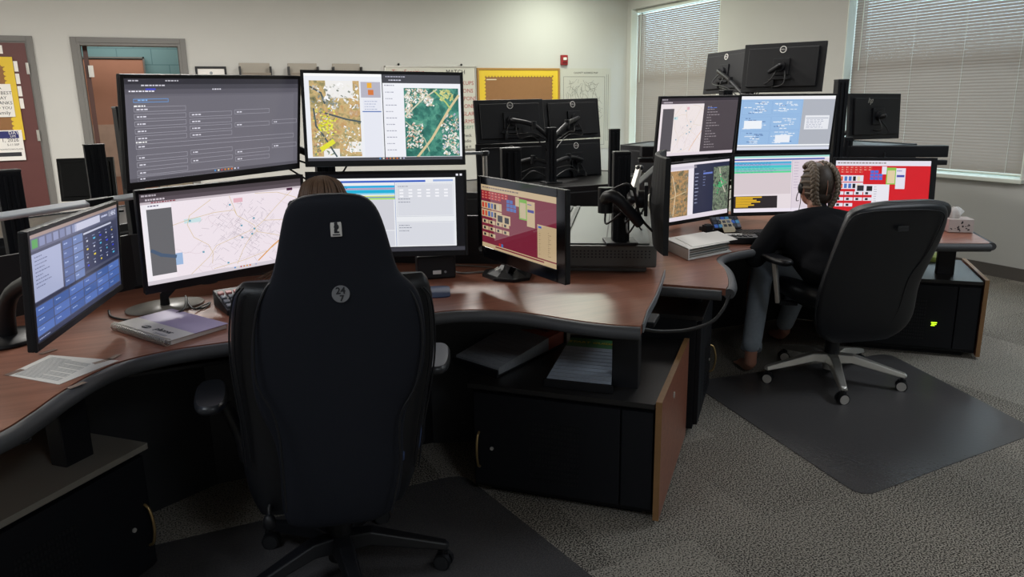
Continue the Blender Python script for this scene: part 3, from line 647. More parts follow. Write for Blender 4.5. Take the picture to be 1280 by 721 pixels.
def road_map(s, x0, y0, x1, y1, bg='f2e6ee', full=True, seed=2, L=2):
    f = lambda pts: [(x0+(x1-x0)*a, y0+(y1-y0)*b) for a, b in pts]
    s.rect(x0, y0, x1, y1, bg, L-1)
    k = (x1-x0)*s.w/.55
    r = random.Random(seed)
    for i in range(230 if full else 90):
        cx, cy = min(.97, max(.2, r.gauss(.55, .18))), min(.95, max(.08, r.gauss(.5, .2))); a = r.choice([.75, .75, 2.3, 2.3, r.uniform(0, 3.1)]); l = r.uniform(.02, .07)
        s.line(f([(cx, cy), (cx+l*math.cos(a), cy+l*1.6*math.sin(a))]), .0011*k, r.choice(['b9aeb8', 'aca2b0', 'c8bcc6']), L)
    Y = 'd9c08f'
    for i in range(16 if full else 8):
        x, y, a = r.uniform(.05, .95), r.uniform(.1, .95), r.uniform(0, 6.3); pp = [(x, y)]
        for j in range(7): a += r.uniform(-.7, .7); x += .03*math.cos(a); y += .05*math.sin(a); pp.append((min(1, max(0, x)), min(1, max(0, y))))
        s.line(f(pp), .0010*k, 'd8c4cc', L)
    for p in ([(.0, .30), (.12, .25), (.3, .2), (.45, .2), (.47, .28), (.6, .45), (.62, .55), (.75, .62), (.9, .72)],
              [(.28, .02), (.12, .2), (.10, .32), (.14, .5), (.24, .63), (.27, .75), (.26, .9)],
              [(.1, 1), (.24, .8), (.3, .66), (.45, .58), (.6, .5), (.68, .4), (.8, .2), (.92, .02)],
              [(.45, .97), (.5, .78), (.56, .62), (.63, .52)], [(.27, .98), (.5, .93), (.7, .85), (.82, .72)], [(.42, .0), (.47, .28)], [(.68, .4), (.85, .43), (1, .44)], [(.62, .0), (.8, .02), (.95, .12), (1, .22)]):
        s.line(f(p), .0018*k, Y, L+1)
    s.line(f([(.62, .97), (.75, .78), (.88, .63), (1, .5)]), .005*k, 'e2a05a', L+1)
    for a, b in ((.42, .12), (.12, .27), (.6, .35), (.5, .43), (.6, .5), (.58, .57), (.5, .6), (.2, .72), (.38, .93)):
        s.rect(*[v for v in (x0+(x1-x0)*a-.006, y0+(y1-y0)*b-.01, x0+(x1-x0)*a+.006, y0+(y1-y0)*b+.01)], '5fa0b8', L+2)
    s.rect(*[v for p in f([(.08, .24), (.2, .3)]) for v in p], 'cfe6ea', L); s.rect(*[v for p in f([(.45, .04), (.52, .1)]) for v in p], 'e8b8c4', L)
    s.rect(*[v for p in f([(.0, .68), (.05, .84)]) for v in p], '9fbbe0', L)
def dark_form(s, x0, y0, x1, y1, L=1):
    f = lambda a, b: (x0+(x1-x0)*a, y0+(y1-y0)*b)
    R_ = lambda a, b, c, d, col, l=1: s.rect(*f(a, b), *f(c, d), col, L+l-1)
    R_(0, 0, 1, 1, '6a6872'); R_(0, 0, 1, .055, '34333b', 2); R_(0, .055, 1, .105, '4b4a53', 2); R_(.0, .1, 1, .15, '5e5c66', 2)
    R_(.045, .17, .97, 1, '716f79', 2)
    s.words(*f(.02, .015), 3, 'c8c6d0', L+3); s.words(*f(.2, .015), 5, 'c8c6d0', L+3); s.words(*f(.08, .06), 7, 'd8d6e0', L+3); s.words(*f(.02, .115), 8, 'f0eef8', L+3)
    R_(.1, .095, .15, .11, '4a50d0', 4)
    s.frame(*f(.04, .195), *f(.21, .225), '6aa0e0', .0016, L+4); s.words(*f(.06, .2), 3, '8abaf0', L+4)
    c = 'b4b2be'
    for (u0, u1) in ((.04, .30), (.32, .56)):
        for v in (.27, .34, .41, .48, .55):
            if u0 > .3 and v < .3: continue
            s.frame(*f(u0, v), *f(u1, v+.045), c, .0009, L+4); s.words(*f(u0+.012, v+.018), 3, 'e4e2ee', L+5)
    for (u0, v, u1) in ((.58, .33, .8), (.58, .47, .8), (.82, .46, .99), (.04, .63, .97), (.04, .74, .3), (.32, .73, .56), (.58, .77, .8), (.82, .74, .99), (.04, .81, .3), (.32, .82, .56), (.58, .85, .8), (.04, .89, .3), (.04, .95, .56)):
        s.frame(*f(u0, v), *f(u1, v+.045), c, .0009, L+4); s.words(*f(u0+.012, v+.018), 2, 'e4e2ee', L+5)
    for v in (.255, .605): s.words(*f(.04, v), 4, 'ffffff', L+5)
    s.words(*f(.45, .10), 4, 'e0deea', L+5)
    R_(.0, .965, 1, 1, '58565f', 5)
def browser_top(s, x0, x1, v0, h, dark='4a4248'):
    s.rect(x0, v0, x1, v0+h*.5, dark, 3).rect(x0, v0+h*.5, x1, v0+h, '5c525a', 3); s.words(x0+.01, v0+h*.15, 5, 'b8b0b8', 4, sz=h*.2); s.words(x0+.03, v0+h*.65, 7, 'cfc6cf', 4, sz=h*.2)
def paint_A1(s): s.rect(0, 0, 1, 1, '6a6872'); dark_form(s, 0, 0, 1, 1, 1); s.dots(.45, .965, TB, .02, .01, 7)
def paint_A2(s):
    s.rect(0, 0, 1, 1, 'f0f2f8').rect(0, .0, .48, .03, 'ffffff', 2)
    s.rect(.03, .08, .34, .95, 'd8d8c8', 2, 1)
    for a, b, c, d in ((.13, .08, .3, .28), (.1, .86, .2, .95), (.26, .78, .34, .9)): s.rect(a, b, c, d, 'f4f2f0', 3)
    s.rect(.17, .27, .34, .42, 'd9bf8a', 3, 3); s.rect(.14, .62, .28, .85, 'c79c78', 3, 3)
    for pts in ([(.035, .15), (.1, .22), (.12, .34)], [(.05, .4), (.06, .6), (.1, .7), (.18, .95)], [(.12, .45), (.25, .52), (.34, .55)]): s.line(pts, .006, '4a5a60', 4)
    r = random.Random(3)
    for i in range(60):
        u, v = r.gauss(.12, .025), r.gauss(.56, .06); s.rect(u, v, u+.012, v+.016, r.choice(['e6e83a', 'd8d428', 'f0ee70']), 5)
    s.line([(.09, .86), (.16, .78)], .018, 'e6e43c', 5)
    s.rect(.35, .09, .475, .27, 'b8b6c4', 3).rect(.39, .1, .42, .16, 'f0b030', 4).rect(.395, .18, .43, .24, 'd87838', 4).rect(.36, .29, .475, .96, 'eaecf6', 2).rect(.355, .425, .475, .437, '5a78b8', 3)
    for v in (.31, .34, .37, .4): s.words(.37, v, 5, 'a8b0cc', 4, sz=.008)
    s.rect(.485, .0, .49, .97, '202024', 3)
    s.rect(.49, .0, 1, .1, '3a3a42', 2); s.words(.51, .02, 8, 'b0b0c0', 4); s.words(.53, .06, 5, 'd0d0e0', 4); s.rect(.49, .1, 1, .155, 'f4f5fb', 3); s.words(.5, .12, 5, '9a9aaa', 4)
    s.rect(.49, .155, .62, .96, 'f2f3fa', 3)
    for i in range(10): s.words(.505, .2+.075*i, 4, 'a4a6b6', 4, sz=.01)
    s.rect(.625, .155, .985, .96, 'ffffff', 4, 2)
    def bld(n, u0, v0, u1, v1, cols, a=.6, q=.012, L=5):
        for i in range(n):
            u, v = r.uniform(u0, u1), r.uniform(v0, v1); l = r.uniform(.4, 1.3)*q; aa = a+r.choice([0, 1.57]); p_ = (min(u1, u+l*math.cos(aa)), min(v1, max(v0, v+l*1.7*math.sin(aa))))
            s.line([(u, v), p_], r.uniform(.4, 1.1)*q*.5, r.choice(cols), L)
    C1 = ['e8e2d4', 'f6f2ea', 'd8c4a0', 'b8c8c0', 'c8a890', '6f9a8c', 'ffffff']
    bld(150, .63, .16, .78, .33, C1); bld(60, .63, .33, .68, .5, C1); bld(120, .635, .56, .74, .86, C1+['c88a70']); bld(170, .87, .45, .98, .94, C1+['b0b4c8']); bld(60, .86, .17, .95, .3, ['d8d890', 'c8c070', 'a8c080']); bld(40, .78, .24, .82, .36, C1)
    bld(90, .04, .1, .33, .4, ['ffffff', 'f0eee8', 'c8c8c0', '8a9088'], .5, .014, 4); bld(140, .04, .4, .16, .93, ['f4f2ea', 'd0c080', '7a8a70', 'e0d868', '5a6a60'], .5, .01, 4); bld(90, .2, .6, .33, .94, ['e8d8b0', 'c8b080', '9ab0a0', 'ffffff'], .5, .01, 4)
    s.line([(.70, .97), (.8, .75), (.92, .40), (.985, .24)], .009, 'dcc89a', 6)
    s.line([(.63, .48), (.75, .28), (.84, .17)], .005, 'd8d4b8', 6); s.line([(.82, .18), (.9, .32), (.93, .4)], .006, 'b8cc78', 6); s.line([(.63, .55), (.75, .75), (.78, .9)], .003, 'c8ccb0', 6)
    s.rect(0, .965, 1, 1, '4c4c54', 7).dots(.45, .97, TB, .022, .01, 8)
def paint_A3(s):
    s.rect(0, 0, 1, 1, 'f6eef4'); browser_top(s, 0, 1, 0, .09); s.rect(0, .09, 1, .115, 'c8bcc4', 3).words(.06, .093, 9, '8a3040', 4)
    road_map(s, .17, .12, 1, .955); s.rect(.03, .17, .17, .90, '6a6a6e', 5).rect(.01, .12, .03, .96, 'f4f0f6', 5)
    s.rect(.03, .12, .17, .165, 'f6f4fa', 5); s.words(.04, .13, 4, '5a5070', 6); s.line([(.04, .62), (.09, .68), (.17, .72)], .012, '4e5f78', 6)
    s.rect(.90, .10, .94, .13, '4a2040', 6); s.rect(0, .955, 1, 1, 'd8d0d8', 7).dots(.52, .96, TB, .02, .01, 8)
def paint_A4(s):
    s.rect(0, 0, 1, 1, '0a0a10').rect(.0, .055, .945, .94, 'eef0f4', 2); s.rect(0, .055, .945, .075, 'fbfcff', 3).rect(0, .085, .75, .11, '3a62c8', 3).rect(.8, .08, .93, .105, '9ab0e0', 3)
    y = .135
    for c, h in (('f0f0f4', .01), ('2fb0e4', .03), ('b49ac0', .02), ('26b4dc', .045), ('8ad6ee', .015), ('f8f4f0', .01), ('d4e46a', .012), ('7a98b0', .015), ('a8e060', .018)):
        s.rect(0, y, .55, y+h, c, 4); y += h+.002
    for i in range(6): s.words(.05, .15+i*.025, 12, '5078a8', 5, sz=.008)
    s.rect(0, y, .54, .72, 'd4d4dc', 3).rect(0, .73, .54, .93, 'd8dae2', 3); s.line([(.55, .1), (.55, .93)], .002, '90a0cc', 5)
    s.frame(.56, .13, .93, .55, 'b8bcc8', .0012, 5); s.frame(.56, .62, .93, .92, 'b8bcc8', .0012, 5); s.rect(.565, .14, .925, .54, 'dcdee6', 4).rect(.565, .63, .925, .915, 'dcdee6', 4)
    for v in (.2, .24, .28):
        for i in range(6): s.rect(.58+i*.058, v, .605+i*.058, v+.02, 'fafaff', 6)
    for v in (.16, .32, .36, .66, .69, .73): s.words(.57, v, 5, '7a8090', 6, sz=.008)
    s.rect(0, .95, 1, 1, '3c3c44', 6); s.dots(.4, .958, ['ffffff']*3, .025, .012, 7); s.dots(.95, .01, ['e8e8f0', 'e8e8f0'], .025, .015, 7)
def paint_A5(s):
    s.rect(0, 0, 1, 1, '4a4f68').rect(0, 0, 1, .035, 'a08a84', 2).rect(0, .035, 1, .15, '5a5f7c', 2)
    for i in range(7): s.rect(.02+i*.065, .05, .07+i*.065, .13, ['4ea050', '8089b0', '7a83aa', '8a92b8', '7a83aa', '8790b4', '8790b4'][i], 3)
    s.rect(.44, .05, .75, .13, 'c8cae0', 3); s.words(.77, .07, 4, 'd0d4f0', 4, ch=.02, sz=.02); s.text('11:48:42', .87, .085, .022, 'e8ecff', 4)
    s.rect(.0, .18, .28, .62, 'a8b0d0', 3).rect(0, .155, .28, .178, '39405c', 3)
    for i in range(9): s.words(.03, .21+i*.035, 4+(i*7) % 5, '5a6288', 5, ch=.014, sz=.009)
    for i in range(5):
        s.rect(.3, .17+i*.095, .40, .255+i*.095, '53689e', 3).rect(.41, .17+i*.095, .52, .255+i*.095, '7487b8' if i % 2 else '6a80b4', 3); s.words(.31, .2+i*.095, 2, 'a8b8e0', 4); s.words(.42, .2+i*.095, 2, 'b8c8f0', 4)
    s.rect(.53, .17, .98, .60, '343a58', 3).rect(.53, .18, .9, .20, 'c4c8dc', 4)
    for j in range(4):
        for i in range(5): s.words(.56+i*.085, .27+j*.09, 1, ['c8ccdc', '3a48e0', 'e8d040', '50b8e0', 'c8ccdc'][(i*3+j*2) % 5], 5, ch=.02, sz=.018); s.words(.55+i*.085, .24+j*.09, 2, '9aa4c8', 5, sz=.008)
    s.rect(0, .63, 1, .66, '2c3148', 3)
    for j in range(3):
        for i in range(6): s.rect(.01+i*.163, .67+j*.095, .165+i*.163, .755+j*.095, ['4a68ac', '42609f', '5472b6'][(i+j) % 3], 3); s.words(.03+i*.163, .7+j*.095, 3, 'a8bce8', 4, sz=.009)
    s.rect(0, .955, 1, 1, '343a54', 4); s.words(.02, .97, 7, 'a0a8c8', 5, sz=.01)
def radio(s, red, pale, blue):
    s.rect(0, 0, 1, 1, red).rect(0, 0, 1, .09, pale, 2); s.words(.02, .03, 16, '8a7a78', 3, ch=.022, sz=.02)
    for j in range(3):
        for i in range(8 if j < 2 else 6): s.rect(.01+i*.048, .10+j*.042, .05+i*.048, .135+j*.042, 'd84840', 3); s.words(.015+i*.048, .115+j*.042, 1, 'f4c8b8', 4, ch=.02, sz=.008)
    for j in range(2):
        s.rect(.0, .26+j*.13, .30, .375+j*.13, pale, 3)
        for i, c in enumerate(('e04030', 'e86040', '4a78c0', '4a70b8', '202028', 'e8dcb8')): s.rect(.01+i*.045, .28+j*.13, .04+i*.045, .36+j*.13, c, 4)
    s.rect(.22, .42, .42, .56, pale, 4).rect(.24, .44, .31, .54, '303038', 5).rect(.34, .45, .4, .54, '26262c', 5)
    for j in range(3):
        for i in range(4 if j < 2 else 2): s.rect(.01+i*.1, .55+j*.105, .1+i*.1, .61+j*.105, pale, 3).rect(.03+i*.1, .56+j*.105, .06+i*.1, .60+j*.105, '24242c', 4)
    for j in range(3):
        for i in range(3 if j else 2): s.rect(.37+i*.045, .17+j*.06, .41+i*.045, .22+j*.06, blue, 3)
    s.rect(.49, .1, .54, .24, pale, 3).rect(.54, .12, .64, .42, '8ac850', 3).rect(.55, .17, .63, .40, 'e2cfa8', 4).rect(.64, .13, .74, .5, pale, 3).rect(.65, .25, .73, .29, '4a50a8', 4)
    s.words(.65, .17, 3, '6a70b0', 4, sz=.015); s.rect(.25, .88, .28, .93, 'e03a38', 4).rect(.285, .88, .31, .93, '4a88d0', 4)
def paint_A6(s):
    radio(s, '8c2c42', 'e6caa0', '5a7cc8')
    s.rect(.77, .43, 1, .91, 'e0c49a', 4).rect(.78, .45, .82, .48, '2a60c8', 5)
    for i in range(12): s.words(.79, .52+i*.03, 1, '9a8468', 5, sz=.008); s.words(.9, .52+i*.03, 1+i % 2, '9a8468', 5, sz=.008)
    s.rect(0, .93, 1, 1, 'e0c49a', 4).rect(.2, .945, .85, .965, '8c2c42', 5)
def paint_B5(s):
    radio(s, 'd4202a', 'e8e4f0', '4a70d8')
    s.rect(.40, .42, .58, .85, 'eceaf2', 5)
    for i in range(9): s.words(.42, .46+i*.042, 2, '9a98a8', 6, sz=.01)
    s.rect(0, .93, 1, 1, 'e0dce8', 4)
def paint_B1(s):
    s.rect(0, 0, 1, 1, 'f0e6ea'); browser_top(s, 0, 1, 0, .10, '38323a'); road_map(s, .14, .12, .57, .95, 'f2e8e6', False, 5); s.rect(.03, .18, .17, .92, '5a565c', 5)
    s.rect(.55, .06, 1, .95, '4e464c', 4)
    for i in range(16): s.words(.60, .15+i*.048, 2+(i*5) % 4, 'a89ea4', 5, ch=.025, sz=.011)
    s.words(.6, .17, 3, '5a80d8', 6, ch=.03); s.rect(0, .95, 1, 1, 'e8dce4', 6)
def paint_B2(s):
    s.rect(0, 0, 1, 1, 'e6e8ee').rect(0, .0, 1, .06, 'f8f8fc', 2).rect(0, .06, .66, .9, '9cc0e8', 2).rect(.66, .06, 1, .9, 'b4b8c2', 2)
    r = random.Random(5)
    for cx, cy in ((.02, .09), (.34, .08), (.02, .38), (.34, .37), (.02, .65), (.34, .64)):
        s.frame(cx, cy, cx+.31, cy+.25, '86a8d8', .0012, 3)
        for i in range(14): s.words(cx+r.uniform(.01, .2), cy+r.uniform(.01, .22), 2, r.choice(['eef4fc', 'dce8f8', '6a88b8']), 4, ch=.03, sz=.016)
    s.rect(.05, .45, .24, .60, 'f4f8fe', 5).rect(.40, .72, .56, .86, 'f0f4fc', 5)
    s.rect(.70, .36, .96, .62, 'eceef4', 4).rect(.71, .4, .95, .42, 'c0c4d0', 5); 
    for i in range(6): s.words(.72, .44+i*.028, 5, '9a9eb8', 5, ch=.028, sz=.008)
    s.rect(0, .9, 1, .925, 'fafcff', 4).rect(0, .925, 1, .95, 'b8bcc8', 4).rect(0, .96, 1, 1, 'd8dcec', 4)
def paint_B3(s):
    s.rect(0, 0, 1, 1, 'ece4ec').rect(.03, .12, .38, .93, 'ffffff', 2, 5); s.rect(.03, .05, .5, .10, 'd8d0dc', 3)
    s.line([(.15, .2), (.2, .5), (.17, .9)], .006, 'dcc8a8', 4); s.line([(.1, .6), (.35, .5)], .005, 'd0b890', 4)
    s.rect(.39, .1, .46, .94, 'f0eaf2', 3).rect(.46, .04, 1, .92, '2c3048', 3).rect(.76, .12, 1, .92, 'ffffff', 4, 6)
    s.line([(.85, .15), (.88, .4), (.95, .6)], .008, 'c8c0b0', 6); 
    r = random.Random(2)
    for i in range(26): u, v = r.gauss(.87, .03), r.gauss(.45, .06); s.rect(u, v, u+.02, v+.025, '48b070', 7)
    for i in range(9): s.words(.48, .2+i*.065, 3, 'b8c0e0', 5, sz=.012); s.words(.6, .17+i*.05, 2, '8a98c8', 5, sz=.01) if i < 6 else None
    s.rect(.6, .2, .74, .23, '6a80d0', 6).rect(0, .93, 1, 1, 'e6dce6', 5)
def paint_B4(s):
    s.rect(0, 0, 1, 1, 'eadfe4').rect(0, .0, 1, .03, 'a8e0d8', 2).rect(0, .03, 1, .05, 'f6f2f8', 2).rect(0, .05, .95, .075, '4858b0', 3)
    y = .10
    for c, h in (('54b0dc', .04), ('9aa4d8', .02), ('48c8d0', .05), ('60d8c0', .03), ('8ab8c8', .02), ('58dc98', .03)): s.rect(0, y, .6, y+h, c, 3); y += h+.002
    for i in range(7): s.words(.02, .11+i*.028, 10, '4a80a8', 4, ch=.03, sz=.006)
    s.rect(0, y, .6, .68, 'dacdd2', 2).rect(.61, .08, 1, .97, 'e2d6e0', 2); s.line([(.61, .08), (.61, .97)], .002, 'b8a8c0', 4)
    s.rect(.0, .71, .46, .93, '302a2e', 3)
    for i in range(7): s.rect(.02, .72+i*.028, .12+[.22, .1, .15, .2, .08, .12, .04][i]*.8, .742+i*.028, 'e8b830', 4)
    for i in range(10): s.words(.63, .12+i*.05, 3, 'b0a0b8', 4, sz=.01)
    s.rect(0, .94, 1, 1, 'f0e8f4', 4)
# ---------------------------------------------------------------- monitor
def monitor(label, pos, yaw, tilt, roll, w, h, paint=None, zb=ZA, bez=(.012, .012, .012, .022), gl=False, mats=('lcd',), stand=None, pole=None, logo=None, back='backs', curved=False, foot=None):
    yaw, tilt, roll = R(yaw), R(tilt), R(roll)
    r = thing('computer_monitor', label, 'monitor', (pos[0], pos[1], zb), yaw)
    T = T3(0, 0, pos[2]-zb) @ RX(-tilt) @ RY(-roll)
    th = .018
    b = MB(T); 
    fx = world_in(r, foot) if foot else Vector((0, .05, 0)); fx.z = 0
    if curved:
        rings = []
        for k in range(13):
            u = -1+k/6; x = u*w/2; y = -.035*u*u
            rings.append([Vector((x, y-.006, -h/2)), Vector((x, y+.012, -h/2)), Vector((x, y+.030-.014*u*u, 0)), Vector((x, y+.012, h/2)), Vector((x, y-.006, h/2))])
        b.loft(rings, 0, False); hs = b.build('housing', back, r, bevel=.003)
    else:
        b.box((0, th/2, 0), (w, th, h)); b.box((0, th+.009, 0), (w*.86, .018, h*.8)); hs = b.build('housing', back, r, bevel=.004)
        l, rr, t, bo = bez
        b = MB(T); m2 = 'blackgl' if gl else 'black'
        b.box((-w/2+l/2, -.002, 0), (l, .006, h)).box((w/2-rr/2, -.002, 0), (rr, .006, h)).box((0, -.002, h/2-t/2), (w-l-rr, .006, t)).box((0, -.002, -h/2+bo/2), (w-l-rr, .006, bo))
        b.build('bezel', m2, r, bevel=.0015)
        if paint:
            s = Scr(w-l-rr, h-t-bo, T @ T3((l-rr)/2, 0, (bo-t)/2)); paint(s); sc = s.build(r, mats)
        else:
            MB(T).box(((l-rr)/2, -.0008, (bo-t)/2), (w-l-rr, .0016, h-t-bo)).build('screen', 'blackgl', r)
    if logo == 'DELL':
        X = T @ T3(0, th+.0185, h*.355) @ RZ(R(180)) @ RX(R(90))
        b = MB(X); n = 24; pr = [(.0195, -.0005), (.0195, .001), (.025, .001), (.025, -.0005)]
        rings = [[Vector((q*math.cos(2*math.pi*k/n), q*math.sin(2*math.pi*k/n), z)) for k in range(n)] for q, z in pr]; b.loft(rings, 0, False, False)
        b.text('DELL', .017, Matrix(), 0); b.build('logo', 'paper', r)
    if logo == 'hp':
        X = T @ T3(w*.14, th+.0185, h*.33) @ RZ(R(180)) @ RX(R(90))
        b = MB(X)     # slanted strokes of the lettering
        for x, y0, y1 in ((-.022, -.012, .024), (-.008, -.012, .012), (.006, -.026, .012), (.020, -.012, .012)): b.bar((x+y0*.35, y0, 0), (x+y1*.35, y1, 0), .004, .001)
        for x, y in ((-.012, .012), (.014, .012), (.009, -.012)): b.bar((x-.004+y*.35, y, 0), (x+.008+y*.35, y, 0), .004, .001)
        b.build('logo', 'silver', r)
    if pole or logo:
        b = MB(T); b.box((0, th+.024, .0), (.12, .014, .12)).cyl((0, th+.03, .0), (0, th+.055, 0), .035); b.build('mount_plate', 'blackm', r, bevel=.002)
    if logo == 'DELL': MB(T).box((.0, th+.03, -.085), (.16, .03, .012)).box((.05, th+.03, -.11), (.02, .02, .05)).build('cable_clip', 'black', r)
    if pole:
        a = T @ Vector((0, th+.05, 0)); e = world_in(r, pole); mid = (a+e)/2+Vector((0, .04, .035))
        b = MB(); b.tube([a, a+Vector((0, .03, 0)), mid, e], [.012, .016, .017, .014], n=8, spline=True); b.cyl(mid-Vector((0, 0, .03)), mid+Vector((0, 0, .03)), .02); b.build('mount_arm', 'blackm', r)
        b = MB(); b.tube([a+Vector((.02, 0, -.02)), a+Vector((.05, .05, -.10)), mid+Vector((0, .02, -.06)), e+Vector((0, 0, -.04))], .0045, n=6); b.tube([a+Vector((-.03, -.02, -.03)), a+Vector((-.04, .04, -.13)), mid+Vector((0, .01, -.085)), e+Vector((0, 0, -.12))], .004, n=6); b.build('cable', 'cable', r)
    if stand == 'round':
        zc = -(0); b = MB(); b.lathe([(.001, 0), (.125, 0), (.13, .006), (.12, .014), (.03, .02), (.001, .02)], n=32, T=Matrix.Translation(fx) @ Matrix.Diagonal((1, .8, 1, 1))); b.build('stand_base', 'black', r)
        bt = pos[2]-zb; b = MB(); b.tube([fx+Vector((0, 0, .012)), fx*.8+Vector((0, .01, bt*.6)), (0, .035, bt)], [.03, .024, .028]); b.build('stand_neck', 'black', r)
    if stand == 'oval':
        b = MB(); b.lathe([(.001, 0), (.135, 0), (.139, .005), (.135, .010), (.001, .011)], n=40, T=Matrix.Translation(fx) @ RZ(R(0)) @ Matrix.Diagonal((1, .72, 1, 1))); b.build('stand_base', mat('warm_grey_stand', '8f8a82', .4), r)
        bt = pos[2]-zb; b = MB(); b.cyl(fx+Vector((0, .0, .01)), fx+Vector((0, 0, .05)), .017, .014).bar(fx+Vector((0, 0, .045)), Vector((0, .05, bt)), .05, .03); b.build('stand_neck', 'black', r)
    if stand == 'octagon':
        b = MB(Matrix.Translation(fx)); b.prism([(.13*math.cos(R(22.5+45*k)), .10*math.sin(R(22.5+45*k))) for k in range(8)], 0, .012); b.loft([[Vector((q*math.cos(R(22.5+45*k)), q*.7*math.sin(R(22.5+45*k)), z)) for k in range(8)] for q, z in ((.11, .012), (.05, .035), (.03, .05))], 0, False); b.build('stand_base', 'black', r, bevel=.003)
        bt = pos[2]-zb; b = MB(); b.bar(fx+Vector((0, 0, .03)), Vector((0, .04, bt)), .03, .08); b.build('stand_neck', 'black', r, bevel=.004)
        MB().text('hp', .03, Matrix.Translation(fx) @ T3(0, -.045, .039) @ RX(R(30))).build('logo', 'silver', r)
    return r
def sc(p, k): return tuple(CP[i]+(p[i]-CP[i])*k for i in range(3))
poleA = (.66, 3.20)
monitor('big grey form screen, upper left in the near bank of four', sc((.226, 2.653, 1.387), 1.08), 34.3, -8.1, .8, .734, .353, paint_A1, pole=(poleA[0]-.04, poleA[1], 1.25))
monitor('screen showing two aerial maps, upper right in the near bank of four', (.851, 2.935, 1.397), -10.2, 5.6, -1.2, .62, .359, paint_A2, pole=(poleA[0]+.04, poleA[1], 1.25), mats=('lcd', 'aer_dry', 'aer_wood', 'aer_dry', 'aer_town'))
monitor('pale road map screen on a grey oval stand, left of the high-back chair', (.235, 2.908, 1.014), 20.2, -5.9, .6, .619, .36, paint_A3, stand='oval', foot=U(207, 384, ZA), bez=(.012, .012, .014, .03))
monitor('white dispatch list screen directly right of the high-back chair', (.848, 2.961, 1.023), -20, 5, -.6, .636, .345, paint_A4, pole=(poleA[0]+.04, poleA[1], .95))
monitor('blue tiled touch screen turned sideways at the far left of the near desk', sc((-.185, 2.223, 1.058), 1.12), 76.3, -3.9, -1.0, .75, .302, paint_A5, stand='round', foot=U(10, 425, ZA), bez=(.014, .014, .012, .02))
monitor('glossy maroon radio console screen on an octagonal stand at the right of the near desk', sc((1.058, 2.191, 1.063), 1.15), -85.1, -.2, -.2, .63, .325, paint_A6, gl=True, mats=('lcdgl',), stand='octagon', foot=U(634, 345, ZA), bez=(.03, .055, .03, .045))
poleB = (3.42, 3.98)
monitor('map and dark form screen, upper left in the far bank of four', sc((2.612, 3.243, 1.311), 1.14), 1.9, -5.9, .1, 0.603, 0.366, paint_B1, zb=ZB, pole=(poleB[0]-.04, poleB[1], 1.2))
monitor('light blue window screen, upper right in the far bank of four', sc((3.149, 3.172, 1.316), 1.14), -22.1, -6.3, -.4, 0.611, 0.361, paint_B2, zb=ZB, pole=(poleB[0]+.04, poleB[1], 1.2))
monitor('brown aerial map screen, lower left in the far bank of four', sc((2.547, 3.158, .991), 1.14), 10.4, -.4, .8, 0.609, 0.363, paint_B3, zb=ZB, pole=(poleB[0]-.04, poleB[1], .9), mats=('lcd',)*5+('aer_brown', 'aer_dark'))
monitor('teal striped list screen in front of the braided person', sc((3.005, 3.029, 1.009), 1.14), -22.3, 5.0, .1, 0.602, 0.366, paint_B4, zb=ZB, pole=(poleB[0]+.04, poleB[1], .9))
monitor('bright red radio console screen behind the silver-based chair', sc((3.575, 2.863, .967), 1.12), -28.2, 6, -1.0, .61, .375, paint_B5, zb=ZB, stand='octagon', bez=(.014, .035, .02, .02))
# dark monitors seen from behind
poleC = (2.72, 5.06)
def backm(label, pos, yaw, tilt, roll, w, h, zb, pole, logo='DELL', **k): return monitor(label, pos, yaw+180, -tilt, -roll, w, h, None, zb=zb, pole=pole, logo=logo, **k)
backm('back of a dark monitor, upper left of the four in front of the cork board', (2.472, 5.253, 1.315), -5.4, 8.5, .4, .544, .317, .86, (poleC[0], poleC[1], 1.18))
backm('back of a dark monitor, upper right of the four in front of the cork board', (3.161, 5.532, 1.314), 4.9, 7.4, .7, .542, .319, .86, (poleC[0], poleC[1], 1.18))
backm('back of a dark monitor, lower left of the four in front of the cork board', (2.53, 5.35, .992), -14, 8, .4, .548, .315, .86, (poleC[0], poleC[1], 1.0))
backm('back of a dark monitor, lower right of the four in front of the cork board', (3.112, 5.399, .994), 8.5, 5, 0, .54, .32, .86, (poleC[0], poleC[1], 1.0))
backm('back of a dark monitor angled away, left one of the raised pair', sc((4.159, 4.83, 1.655), 1.1), -94, 7, 1.2, 0.597, 0.350, 1.08, (4.35, 4.80, 1.44))
backm('back of a dark monitor, right one of the raised pair', sc((3.896, 3.983, 1.649), 1.1), -64, 7.5, -.3, 0.598, 0.350, 1.08, (4.35, 4.80, 1.44))
backm('back of a dark monitor with slanted silver letters before the wide blind', sc((4.465, 3.711, 1.322), 1.1), 1.2, 3.9, -.7, 0.549, 0.331, 1.08, (4.85, 4.35, 1.14), logo='hp')
backm('small glossy dark monitor seen from behind below the open doorway', tuple(UZ(110, 224, 4.85)), -18, 5.4, .7, .34, .27, .84, None, logo=None, back='blackgl')
monitor('black curved monitor seen edge-on from the side on the cable console', UZ(821, 249, 3.0), 55.2, 0, 0, .50, .355, None, zb=ZA, curved=True, pole=(2.05, 2.92, .98))
